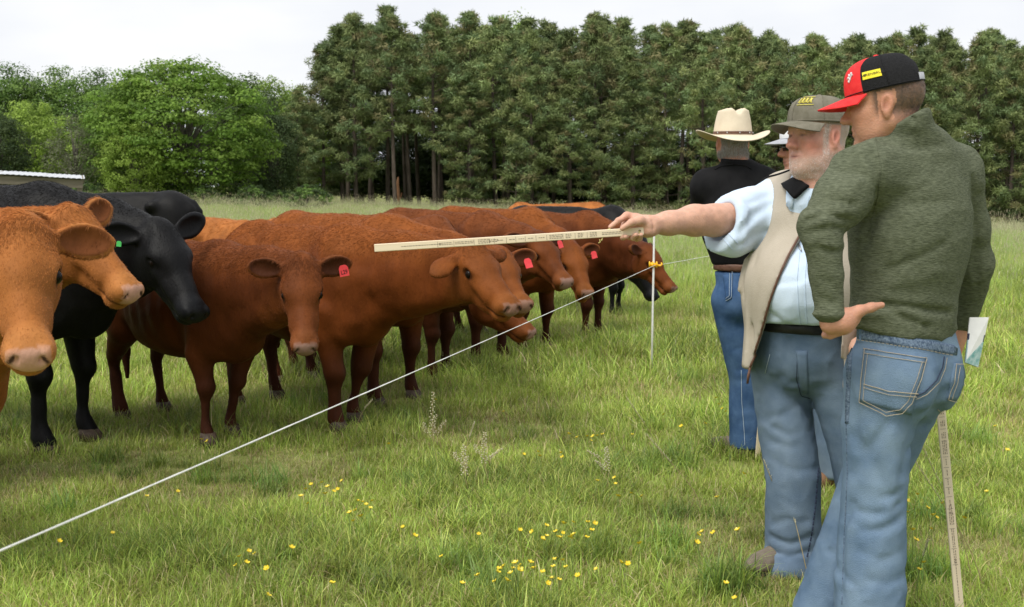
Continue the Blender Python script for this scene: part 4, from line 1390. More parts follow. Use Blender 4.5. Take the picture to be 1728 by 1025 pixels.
        flow = np.array([-.6, 0, -.8])[None] * (1 - ih)[:, None] + u[None] * ih[:, None]
        zz = P_[:, 2] / s
        L = hlen * .8 * (1 + 1.0 * smooth01(1.0, 1.12, zz) * (1 - ih) + 1.1 * ih * smooth01(.16, .02, ((P_ - p0) @ u) / hs) * (((P_ - p0) @ w) / hs > .05))
        hair_object('coat_hair', P_, N_, flow, L, .0009 if res < .018 else .0012, c_ * 1.1, M_hair, root, seed, lift=.22)
    return root


COWS = [
    dict(label='orange-red cow facing the camera at the left edge, pale pink nose', pos=(-2.62, 4.16), yaw=-12, feet={'fl': (-.12, 0), 'fr': (-.10, .03)}, poll=at(38, 425, 3.62), muzzle=at(47, 588, 3.26), pal=ORANGE, s=1.10, hs=1.0,
         hair=130000, ears=((-.14, .0), (-.1, .0)), seed=1, hlen=.013),
    dict(label='orange-red cow in profile behind the foremost face, tufted poll, nose to the right', pos=(-3.28, 5.32), yaw=-4, poll=at(112, 392, 5.05), muzzle=at(246, 500, 4.82), pal=ORANGE, s=1.10, hs=.98,
         hair=45000, ears=((.35, .25), (-.1, .25)), seed=2, hlen=.016, tagged=(-1, M_tag_green, None, (.10, -.04), .45)),
    dict(label='large black cow with lowered head between the orange and dark red cows', pos=(-3.08, 6.42), yaw=-16, poll=at(262, 410, 6.0), muzzle=at(343, 532, 5.72), pal=BLACK, s=1.25, hs=1.08,
         hair=40000, ears=((.25, .2), (-.1, .2)), seed=3, hlen=.012, tagged=(-1, M_tag_green, None, (.12, -.05), .5)),
    dict(label='dark red cow facing the camera with a red ear tag reading L29', pos=(-1.93, 6.66), yaw=-45, poll=at(507, 465, 5.72), muzzle=at(515, 573, 5.44), pal=DRED, s=.955, hs=.92,
         hair=60000, ears=((.12, .0), (.06, .0)), seed=4, tagged=(1, M_tag_red, 'L29', (.155, -.035), 1.0), feet={'fl': (-.10, -.08), 'fr': (.0, .0)}),
    dict(label='dark red cow in right profile under the pointing stick, front legs by the wire', pos=(-1.27, 7.03), yaw=-46, poll=at(790, 445, 6.05), muzzle=at(871, 515, 5.68), pal=RED, s=1.02, hs=.97,
         hair=60000, ears=((-.10, .25), (-.28, -.55)), seed=5, feet={'fl': (-.12, -.08), 'fr': (.02, .0)}, earface=(-.2, -.9), hlen=.013),
    dict(label='red cow whose face peeks out just behind the profile cow, tag in its far ear', pos=(-1.15, 7.88), yaw=-45, poll=at(838, 452, 7.1), muzzle=at(886, 508, 6.72), pal=RED, s=1.07, hs=.95, hair=15000, ears=((.15, .0), (-.1, .3)), seed=6, tagged=(1, M_tag_red, None, (.13, -.050), 1.1), res=.02, hres=.009),
    dict(label='red cow lowering its muzzle towards the grass below the profile cow', pos=(-1.02, 8.78), yaw=-16, poll=at(815, 497, 7.9), muzzle=at(886, 548, 7.75), pal=DRED, s=1.05, hs=.95, hair=8000, ears=((.0, .2), (.0, .2)), seed=7, res=.02, hres=.01),
    dict(label='red cow with red ear tag, head just under the middle of the stick', pos=(-.55, 9.62), yaw=-42, poll=at(905, 418, 8.85), muzzle=at(957, 472, 8.5), pal=DRED, s=1.07, hs=.98, hair=16000, ears=((.1, .1), (.1, .2)), seed=8, tagged=(1, M_tag_red, None, (.13, -.050), 1.1), res=.02, hres=.009),
    dict(label='lighter red cow with red ear tag, mouth ajar, right of the middle cow', pos=(-.14, 10.42), yaw=-45, poll=at(962, 435, 9.6), muzzle=at(992, 490, 9.25), pal=RED, s=1.07, hs=.95, hair=16000, ears=((.2, .0), (.2, .0)), seed=9, tagged=(1, M_tag_red, None, (.13, -.050), 1.1), res=.02, hres=.009, mouth_open=1.0),
    dict(label='red cow in right profile with its head behind the white fence post', pos=(.36, 11.12), yaw=-27, poll=at(1085, 432, 10.05), muzzle=at(1142, 486, 9.85), pal=DRED, s=1.05, hs=.88, hair=16000, ears=((.0, .3), (.2, .1)), seed=10, res=.02, hres=.009, mouth_open=.8),
    dict(label='black cow behind the red herd, its back showing above the stick', pos=(.72, 12.9), yaw=-18, poll=at(1075, 440, 12.3), muzzle=at(1110, 500, 12.1), pal=BLACK, s=1.07, hs=1.0, res=.03, hres=.02, hair=3000, seed=11),
    dict(label='farthest orange cow, only its back showing behind the black cow', pos=(.55, 16.0), yaw=170, poll=at(850, 400, 15.6), muzzle=at(820, 430, 15.5), pal=ORANGE, s=1.08, res=.03, hres=.02, hair=3000, seed=12, hlen=.03),
    dict(label='orange cow whose back shows between the black ear and the red backs', pos=(-2.35, 10.0), yaw=-40, poll=at(470, 470, 9.3), muzzle=at(500, 520, 9.2), pal=ORANGE, s=1.0, res=.03, hres=.02, hair=4000, seed=13, hlen=.025),
    dict(label='black cow grazing alone far behind at the left, rump to the right', pos=(-4.98, 14.2), yaw=178, poll=at(60, 420, 14.0), muzzle=at(40, 500, 14.0), pal=BLACK, s=1.22, res=.03, hres=.02, hair=3000, seed=14),
]
for kw in COWS:
    cow(**kw)
# ------------------------------------------------------------------ people
M_skin = mat('skin', (1, 1, 1), rough=.55, nscale=38, bump=.22, bscale=190, attr=True, vary=.15, spec=.35, sss=.12)
M_heather = mat('heather_green_fleece', (.064, .073, .047), (.150, .166, .112), rough=.92, nscale=210, bump=.4, bscale=260, stretch=(.28, .28, 1.4), spec=.1, detail=6)
M_denim = mat('washed_denim', (.098, .158, .250), (.195, .275, .375), rough=.9, nscale=6, bump=.5, bscale=380, spec=.08, detail=12)
M_denim_pale = mat('pale_denim', (.098, .150, .230), (.200, .268, .350), rough=.9, nscale=5, bump=.5, bscale=380, spec=.08, detail=12)
M_denim_dark = mat('blue_denim', (.030, .070, .160), (.085, .155, .285), rough=.88, nscale=8, bump=.35, bscale=420, spec=.1, detail=9)
M_seam = mat('denim_seam', (.035, .060, .11), (.19, .25, .33), rough=.9, nscale=160, spec=.1)
M_thread = mat('tan_thread', (.36, .30, .21), (.50, .43, .32), rough=.8, nscale=80)
M_thread_dark = mat('navy_thread', (.02, .03, .06), (.04, .05, .09), rough=.9, nscale=90)
M_thread_pale = mat('pale_thread', (.42, .50, .58), (.5, .58, .66), rough=.8, nscale=80)
M_blackcloth = mat('black_knit', (.006, .006, .007), (.012, .012, .013), rough=.85, nscale=12, bump=.25, bscale=300, spec=.15)
M_shirt = mat('light_blue_shirt', (.53, .65, .80), (.60, .71, .85), rough=.8, nscale=5, bump=.15, bscale=200, spec=.15)
M_vest = mat('beige_fleece', (.40, .355, .29), (.47, .42, .35), rough=.95, nscale=9, bump=.2, bscale=260, stretch=(1, 1, .6), spec=.08)
M_red = mat('red_twill', (.72, .025, .030), (.80, .045, .045), rough=.75, nscale=60, bump=.2, bscale=400, spec=.2)
M_capblack = mat('black_mesh_cloth', (.010, .010, .011), (.022, .022, .024), rough=.9, nscale=250, bump=.4, bscale=350, spec=.15)
M_olive = mat('olive_twill', (.145, .135, .10), (.20, .185, .145), rough=.85, nscale=40, bump=.25, bscale=300, spec=.15)
M_yellow = mat('yellow_patch', (.85, .68, .03), (.90, .75, .05), rough=.7, nscale=50)
M_yelthread = mat('yellow_thread', (.62, .55, .10), (.72, .64, .16), rough=.7, nscale=120)
M_white = mat('white_cloth', (.70, .70, .72), (.8, .8, .82), rough=.8, nscale=30)
M_greycloth = mat('grey_twill', (.30, .31, .34), (.38, .39, .42), rough=.85, nscale=60)
M_felt = mat('cream_felt', (.62, .53, .40), (.70, .61, .47), rough=.9, nscale=14, bump=.15, bscale=200, spec=.1)
M_leather = mat('brown_leather', (.09, .045, .028), (.15, .075, .05), rough=.5, nscale=40, bump=.2)
M_blackleather = mat('black_leather', (.010, .010, .011), (.02, .02, .02), rough=.4, nscale=40)
M_suede = mat('taupe_suede', (.12, .098, .075), (.20, .168, .132), rough=.9, nscale=25, bump=.3)
M_brownshoe = mat('brown_boot', (.16, .085, .045), (.24, .13, .07), rough=.7, nscale=30, bump=.3)
M_sole = mat('dark_sole', (.03, .026, .022), (.05, .045, .04), rough=.85)
M_metal = mat('grey_metal', (.35, .35, .36), (.45, .45, .46), rough=.35, metal=.9)
M_glass = mat('dark_lens', (.008, .008, .010), (.012, .012, .014), rough=.08, spec=.6)
M_paper = mat('white_paper', (.72, .72, .72), (.80, .80, .80), rough=.75, nscale=20)
M_teal = mat('teal_print', (.10, .30, .30), (.55, .65, .65), rough=.6, nscale=45)
M_navy = mat('navy_print', (.015, .02, .06), (.03, .035, .09), rough=.6)
M_blue = mat('blue_cover', (.02, .10, .42), (.03, .13, .50), rough=.5, nscale=20)
M_wood = mat('stick_wood', (.68, .56, .40), (.78, .67, .50), rough=.55, nscale=26, stretch=(.06, 1, 1), bump=.05)
M_cord = mat('yellow_cord', (.45, .38, .12), (.58, .5, .2), rough=.8, nscale=90)


def add_eyes(P, H, hs, ax, sunk=.0):
    for sd in (1, -1):
        c = H(.0865 - sunk, sd * .033, .0035)
        V, F = uvsphere((0, 0, 0), (.0062 * hs, .0105 * hs, .0042 * hs), 12, 8)
        V = V @ np.array(ax) + c
        obj('eye', mesh_data('eye', V, F, M_eye), P.root)


class Person:
    def __init__(s, loc, yaw, label, cat='person'):
        s.o = np.array([loc[0], loc[1], float(gz(loc[0], loc[1]))])
        s.y = R(yaw)
        cs, sn = math.cos(s.y), math.sin(s.y)
        s.Rm = np.array([[cs, sn, 0], [-sn, cs, 0], [0, 0, 1]])
        s.root = empty('person', s.o, s.y, label, cat, 'men watching the cattle')
        s.cam = s.Rm @ (np.array([0, 0, CAM_H]) - s.o)

    def L(s, px, py, D):
        return s.Rm @ (at(px, py, D) - s.o)

    def axes(s, yaw, pitch=0., roll=0.):
        """head axes (forward, left, up) in local coordinates for a world yaw"""
        a = R(yaw) - s.y
        f = np.array([math.cos(a) * math.cos(pitch), math.sin(a) * math.cos(pitch), math.sin(pitch)])
        l = np.array([-math.sin(a), math.cos(a), 0])
        u = np.cross(f, l)
        return f, l * math.cos(roll) + u * math.sin(roll), u * math.cos(roll) - l * math.sin(roll)

    def ray(s, F, px, off=.002, n=90, start=None):
        """points of the surface of F seen in the given directions, lifted by off"""
        px = np.asarray(px, float)
        tgt = np.array([s.L(a, b, 3.0) for a, b in px.reshape(-1, 2)])
        D = tgt - s.cam; D /= np.linalg.norm(D, axis=1)[:, None]
        lo = np.array([a[0] for a in F.ax]); hi = np.array([a[-1] for a in F.ax])
        t1 = (lo - s.cam) / D; t2 = (hi - s.cam) / D
        t = np.minimum(t1, t2).max(1) + .001
        P = s.cam + D * t[:, None]
        for _ in range(n):
            P = P + D * np.clip(F.sample(P), -.02, .02)[:, None] * .7
        # directions that slip past the outline take the nearest point that landed on the cloth
        dep = ((P - s.cam) * D).sum(1)
        inside = ((P > lo) & (P < hi)).all(1)
        ok = (np.abs(F.sample(P)) < .004) & inside
        if ok.any():
            ok &= np.abs(dep - np.median(dep[ok])) < .16
        if ok.any() and not ok.all():
            q = px.reshape(-1, 2); good = np.where(ok)[0]
            for i in np.where(~ok)[0]:
                P[i] = P[good[np.argmin(((q[good] - q[i]) ** 2).sum(1))]]
        return P + F.grad(P) * off if off else P

    def sheet(s, F, name, quad, m, nu=10, nv=10, off=.004, parent=None, wobble=0.):
        """thin cloth patch lying on F inside the picture quad (corners in order)"""
        q = np.asarray(quad, float)
        U, Vv = np.meshgrid(np.linspace(0, 1, nu), np.linspace(0, 1, nv), indexing='ij')
        px = (q[0] * ((1 - U) * (1 - Vv))[..., None] + q[1] * (U * (1 - Vv))[..., None] + q[2] * (U * Vv)[..., None] + q[3] * ((1 - U) * Vv)[..., None])
        P = s.ray(F, px.reshape(-1, 2), off)
        if len(q) > 4: pass
        B = P - F.grad(P) * (off + .004)
        k = nu * nv
        I = np.arange(k).reshape(nu, nv)
        f = [(I[i, j], I[i + 1, j], I[i + 1, j + 1], I[i, j + 1]) for i in range(nu - 1) for j in range(nv - 1)]
        rim = list(I[:, 0]) + list(I[-1, 1:]) + list(I[-2::-1, -1]) + list(I[0, -2:0:-1])
        f += [(rim[i], rim[i] + k, rim[(i + 1) % len(rim)] + k, rim[(i + 1) % len(rim)]) for i in range(len(rim))]
        return obj(name, mesh_data(name, np.concatenate([P, B]), f, m), parent or s.root)

    def stitch(s, F, name, line, m, r=.0011, off=.003, step=2.2, dash=None, parent=None):
        r = r * (.75 if r < .003 else 1.0)
        """a sewn line on F along a picture polyline; dash=(on,off) in pixels"""
        line = np.asarray(line, float)
        seg = np.r_[0, np.cumsum(np.linalg.norm(np.diff(line, axis=0), axis=1))]
        n = max(int(seg[-1] / step), 4)
        t = np.linspace(0, seg[-1], n)
        px = np.stack([np.interp(t, seg, line[:, i]) for i in (0, 1)], 1)
        P = s.ray(F, px, off)
        b = MB()
        if dash is None:
            b.tube(P, r, 5)
        else:
            a, g = dash; i = 0
            while i < n - 2:
                j = min(i + max(int(a / step), 2), n - 1)
                b.tube(P[i:j + 1], r, 5); i = j + max(int(g / step), 1)
        return b.build(name, m, parent or s.root)

    def part(s, name, F, m, col=None, relax=1, parent=None):
        V, Q = F.mesh(relax)
        return obj(name, mesh_data(name, V, Q, m, True, None if col is None else col(V, Q)), parent or s.root)


def head_sdf(F, c, ax, hs=1.0, nose=1.0, jaw=1.0, brow=1.0):
    f, l, u = ax; M = np.array([f, l, u])
    H = lambda a, b, z: c + (f * a + l * b + u * z) * hs
    E = lambda p, r, k=.02, sub=False, Mx=None: F.ell(H(*p), np.asarray(r) * hs, M if Mx is None else Mx, k=k * hs, sub=sub)
    E((-.018, 0, .035), (.100, .078, .090), .03)
    E((.030, 0, -.028), (.066, .064, .096), .04)
    E((.02, 0, .05), (.072, .068, .06), .03)
    for sd in (1, -1):
        F.cone(H(-.012, sd * .050, -.055), H(.058, sd * .020, -.108), .026 * hs * jaw, .022 * hs * jaw, k=.03)
        E((.058, sd * .046, -.020), (.030, .022, .024), .025)
        E((.050, sd * .036, -.062), (.030, .024, .034), .03)
    E((.074, 0, -.108), (.022, .026, .019), .02)
    F.cone(H(.082, -.036, .026), H(.082, .036, .026), .013 * hs * brow, .013 * hs * brow, k=.02)
    for sd in (1, -1):
        E((.098, sd * .033, .006), (.015, .019, .012), .012, True)
        E((.076, sd * .033, .004), (.016, .017, .013), .008)
        E((.092, sd * .033, .0135), (.006, .017, .004), .006)
        E((.090, sd * .033, -.009), (.006, .015, .005), .008)
    F.cone(H(.088, 0, .014), H(.112, 0, -.026), .0085 * hs, .0125 * hs * nose, k=.014)
    E((.114, 0, -.031), (.0135 * nose, .0140 * nose, .0115), .010)
    for sd in (1, -1):
        E((.101, sd * .0135, -.036), (.013, .0085, .0095), .008)
        E((.109, sd * .0075, -.0445), (.006, .004, .004), .003, True)
    F.cone(H(.091, -.019, -.062), H(.091, .019, -.062), .0068 * hs, .0068 * hs, k=.010)
    F.cone(H(.089, -.017, -.075), H(.089, .017, -.075), .0075 * hs, .0075 * hs, k=.010)
    F.cone(H(.098, -.022, -.0685), H(.098, .022, -.0685), .0030 * hs, .0030 * hs, k=.006, sub=True)
    for sd in (1, -1):
        F.fold([H(.100, sd * .019, -.040), H(.088, sd * .030, -.060), H(.074, sd * .034, -.082)], .0035, .005)
        F.fold([H(.092, sd * .020, -.014), H(.086, sd * .036, -.019), H(.074, sd * .050, -.012)], .0028, .0045)
        F.fold([H(.072, sd * .056, .010), H(.060, sd * .062, .004)], .0022, .004); F.fold([H(.072, sd * .056, .002), H(.060, sd * .062, -.008)], .0022, .004)
    for sd in (1, -1):
        ef = unit(l * sd * .9 + f * -.25); eu = unit(u * .97 - f * .2); eb = unit(np.cross(eu, ef))
        Me = np.array([eb, ef, eu])
        E((-.012, sd * .079, -.006), (.019, .011, .033), .007, Mx=Me)
        E((-.008, sd * .091, -.002), (.013, .010, .023), .004, True, Me)
        E((-.008, sd * .080, -.036), (.009, .006, .010), .006)
        E((.001, sd * .081, -.010), (.005, .005, .008), .004)
    return H, M


def head_colour(V, c, ax, hs, base, flush=.5, hair=None, beard=None, hair_z=(-.07, .02)):
    f, l, u = ax
    h = (V - c) @ np.array([f, l, u]).T / hs
    col = np.array(base)[None] * np.ones((len(V), 1))
    def mx(t, cc):
        nonlocal col
        t = np.clip(t, 0, 1)[:, None]; col = col * (1 - t) + np.array(cc)[None] * t
    g = lambda p, r: np.exp(-(((h - p) / r) ** 2).sum(1))
    redd = np.array(base) * [1.02, .62, .58]
    mx(flush * g((.115, 0, -.03), (.02, .02, .02)), redd)
    for sd in (1, -1):
        mx(flush * .9 * g((.07, sd * .05, -.03), (.03, .03, .025)), redd)
        mx(flush * .8 * g((-.012, sd * .085, -.006), (.025, .02, .035)), redd)
        mx(.55 * g((-.006, sd * .083, -.002), (.009, .010, .016)), np.array(base) * [.45, .3, .26])  # inner shading of the ear hollow, painted into the skin colour
        mx(.85 * g((.092, sd * .033, .004), (.02, .012, .0045)), (.06, .035, .028))
        if beard is None:
            mx(.6 * g((.088, sd * .033, .030), (.02, .018, .005)), np.array(hair or (.05, .03, .02)))
        else:
            mx(.6 * g((.088, sd * .033, .030), (.02, .018, .005)), np.array(beard))
    mx(.75 * g((.098, 0, -.069), (.012, .022, .0075)), (.40, .15, .12))
    mx(.9 * g((.100, 0, -.0685), (.015, .020, .002)), (.08, .025, .02))
    nz = vnoise(V * 160) * .14
    if beard is not None:
        b = smooth01(-.060, -.084, h[:, 2] - .25 * np.maximum(.075 - h[:, 0], 0) * .9 + .012 * nz) * smooth01(-.035, -.005, h[:, 0]) * (h[:, 2] > -.145)
        b = np.maximum(b, g((.088, 0, -.054), (.02, .028, .006)) * .8)
        b = np.maximum(b, smooth01(.017, .009, np.abs(h[:, 0] - .024)) * (np.abs(h[:, 1]) > .05) * (h[:, 2] < .05))
        b *= 1 - .9 * g((.096, 0, -.068), (.02, .020, .008))
        mx(b * (.46 + nz), beard)
    if hair is not None:
        b = smooth01(.035, .015, h[:, 0] + .15 * np.maximum(-h[:, 2], 0)) * smooth01(hair_z[0], hair_z[1], h[:, 2] - .15 * h[:, 0]) * (h[:, 0] < .04)
        for sd in (1, -1):
            b *= 1 - ((np.abs(h[:, 0] + .012) < .026) & (np.abs(h[:, 2] + .006) < .042) & (h[:, 1] * sd > .070))
        mx(b * (.82 + nz), hair)
    return col


def cap(P, c, ax, rx, ry, hgt, m_front, m_back, m_brim, brim=.075, front_deg=58, droop=1.6, tilt=.0, strap=None, button=None, blen=62, front_boost=.0):
    """peaked cap; c: centre of the head-band; returns the crown object and a function for points on it"""
    f, l, u = ax
    f, u = f * math.cos(tilt) - u * math.sin(tilt), u * math.cos(tilt) + f * math.sin(tilt)
    W = lambda a, b, z: c + f * a + l * b + u * z
    def pt(ph, t, off=0.):
        g = math.cos(t * math.pi / 2) ** .62; k = math.sin(t * math.pi / 2) ** .92
        hb = hgt * (1 + front_boost * max(0, math.cos(ph)) * (1 - t))
        x = (rx + off) * math.cos(ph) * g + .006 * (1 - abs(2 * t - 1)); y = (ry + off) * math.sin(ph) * g
        return W(x, y, (hb + off) * k)
    def grid(name, p0, p1, n, m, hole=None, parent=None):
        ts = list(np.linspace(0, 1, 15))
        phs = np.linspace(p0, p1, n)
        V = [pt(a, t, o) for o in (.0, -.004) for a in phs for t in ts]
        k = n * 15; Fc = []
        keep = lambda i, j: not (hole and hole((phs[i] + phs[i + 1]) / 2, (ts[j] + ts[j + 1]) / 2))
        for i in range(n - 1):
            for j in range(14):
                if keep(i, j):
                    a = i * 15 + j
                    Fc += [(a, a + 15, a + 16, a + 1), (k + a, k + a + 1, k + a + 16, k + a + 15)]
        return obj(name, mesh_data(name, V, Fc, m), parent)
    fd = R(front_deg)
    hole = (lambda a, t: ((abs(a) - math.pi) / .42) ** 2 + (t / .36) ** 2 < 1) if strap else None
    root = empty('cap', tuple(c)); root.parent = P.root; root.location = (0, 0, 0)
    back = grid('crown', fd, 2 * math.pi - fd, 49, m_back, (lambda a, t: hole(a if a < math.pi else 2 * math.pi - a, t)) if strap else None, root)
    grid('front_panel', -fd, fd, 21, m_front, None, root)
    # brim
    n, k = 25, 9
    V, Fc = [], []
    for side in (0, 1):
        for i in range(n):
            a = R(-blen + 2 * blen * i / (n - 1))
            for j in range(k):
                e = j / (k - 1)
                ext = brim * e * max(math.cos(a * 90 / (blen + 8)), 0) ** .55
                x = rx * math.cos(a) + ext; y = ry * math.sin(a) * (1 + .10 * e)
                z = .004 - droop * y * y * (.35 + .65 * e) - .18 * ext - (.0035 if side else 0)
                V.append(W(x, y, z))
    q = n * k
    for i in range(n - 1):
        for j in range(k - 1):
            a = i * k + j
            Fc += [(a, a + 1, a + k + 1, a + k), (q + a, q + a + k, q + a + k + 1, q + a + 1)]
    rim = [i * k + k - 1 for i in range(n)]
    Fc += [(rim[i], rim[i] + q, rim[i + 1] + q, rim[i + 1]) for i in range(n - 1)]
    obj('brim', mesh_data('brim', V, Fc, m_brim), root)
    # seams between panels
    for a in ((math.pi * .55, -math.pi * .55) if front_deg < 80 else (.0, math.pi * .36, -math.pi * .36)):
        MB().tube([pt(a, t, .0008) for t in np.linspace(0, .97, 16)], .0011, 5).build('panel_seam', m_back, root)
    MB().tube([pt(a, .02, .0012) for a in np.linspace(0, 2 * math.pi, 40)], .0016, 5).build('band_seam', m_brim if front_deg >= 80 else m_back, root)
    if strap:
        V = [pt(a, 0, o + .001) + u * z for z in (.003, .026) for o in (0, -.003) for a in np.linspace(math.pi - .5, math.pi + .5, 13)]
        Fc = [(i, i + 1, 26 + i + 1, 26 + i) for i in range(12)] + [(13 + i, 39 + i, 39 + i + 1, 13 + i + 1) for i in range(12)] + [(26 + i, 27 + i, 40 + i, 39 + i) for i in range(12)]
        obj('strap', mesh_data('strap', V, Fc, strap), root)
    if button:
        v, fc = uvsphere(W(.006, 0, hgt - .001), (.010, .010, .006), 12, 8)
        obj('button', mesh_data('button', v, fc, button), root)
    return root, pt, (f, l, u)


def shoe(P, heel, toe, m, m_sole, h=.10, w=.046, name='boot'):
    """ankle boot from heel to toe, sole on the ground"""
    heel = np.asarray(heel, float); toe = np.asarray(toe, float)
    d = unit(toe - heel); side = np.cross([0, 0, 1.0], d)
    lo = np.minimum(heel, toe) - .1; hi = np.maximum(heel, toe) + .1; lo[2] = -.02; hi[2] = h + .12
    F = Field(*[axis_pts(lo[i], hi[i], .008) for i in range(3)])
    M = np.array([d, side, [0, 0, 1.0]])
    L = np.linalg.norm(toe - heel)
    F.ell(heel + d * .05 + np.array([0, 0, .055]), (.052, .040, .060), M, k=.03)
    F.cone(heel + d * .06 + np.array([0, 0, .085]), toe - d * .075 + np.array([0, 0, .045]), .046, .040, k=.04, flat=(side, .95))
    F.ell(toe - d * .055 + np.array([0, 0, .040]), (.065, w, .036), M, k=.03)
    F.cone(heel + d * .055 + np.array([0, 0, .08]), heel + d * .05 + np.array([0, 0, h + .07]), .047, .050, k=.03)
    F.half((0, 0, .022), (0, 0, -1), k=.004)
    o = P.part(name, F, m)
    F2 = Field(*[axis_pts(lo[i], hi[i], .008) for i in range(3)])
    F2.cone(heel + d * .055 + np.array([0, 0, .012]), toe - d * .055 + np.array([0, 0, .012]), .044, .050, k=.02, flat=((0, 0, 1), .24))
    P.part('sole', F2, m_sole, parent=o)
    return o


def limb_body(F, pts):
    """pts: dict of joints for the body under the clothes"""
    F.chain([pts['pelvis'] + np.array([0, 0, .02]), pts['chest'], pts['neck0']], [.095, .110, .065], k=.05)
    for sd in ('l', 'r'):
        F.cone(pts['chest'] + np.array([0, 0, .10]), pts['sh_' + sd], .07, .055, k=.05)
        F.chain([pts['hip_' + sd], pts['knee_' + sd], pts['ank_' + sd]], [.075, .050, .036], k=.03)
        F.cone(pts['pelvis'], pts['hip_' + sd], .09, .075, k=.04)


def jeans_legs(F, pts, r_hip, r_knee, r_ank, k=.05):
    for sd in ('l', 'r'):
        hp, kn, an = pts['hip_' + sd], pts['knee_' + sd], pts['ank_' + sd]
        up_ = hp * .6 + kn * .4
        F.cone(hp, up_, r_hip, r_hip * .6 + r_knee * .4, k=k * .6)
        F.cone(up_, kn, r_hip * .6 + r_knee * .4, r_knee, k=.008)
        mid = kn * .45 + an * .55
        F.cone(kn, mid, r_knee, (r_knee * .45 + r_ank * .55) * 1.0, k=.006)
        F.cone(mid, an + np.array([0, 0, -.0]), r_knee * .45 + r_ank * .55, r_ank, k=.006)


def cloth_noise(F, amp, sc, st=(1, 1, 1), seed=0., band=.04):
    st = np.array(st)
    F.disp(lambda Q: amp * vnoise(Q * st * sc + seed) + amp * .45 * vnoise(Q * st * sc * 2.1 + seed + 9), band)


def wrinkle(F, amp, sc, st=(1, 1, 1), seed=0., mask=None, band=.04, p=5):
    """sharp-edged cloth wrinkles: ridged noise"""
    st = np.array(st, np.float32)
    def fn(Q):
        w = np.stack([vnoise(Q * 3.1 + seed + 7), vnoise(Q * 3.1 + seed + 17), vnoise(Q * 3.1 + seed + 27)], 1) * .05
        r = (1 - np.abs(vnoise((Q + w) * st * sc + seed))) ** p
        e = -amp * r
        return e if mask is None else e * mask(Q)
    F.disp(fn, band)


def strands_on(P, name, V, Q, wgt, n, flow, L, rad, colr, seed, lift=.4, droop=0.):
    rs = np.random.RandomState(seed)
    T, W = scatter(V, Q, n, rs, wgt)
    N = normals_of(V, Q)
    ip = lambda A: (A[T] * W[..., None]).sum(1)
    return hair_object(name, ip(V), ip(N), np.broadcast_to(np.asarray(flow, float), (n, 3)), L, rad, np.broadcast_to(np.asarray(colr, float), (n, 3)), M_hair, P.root, seed, lift, droop=droop)


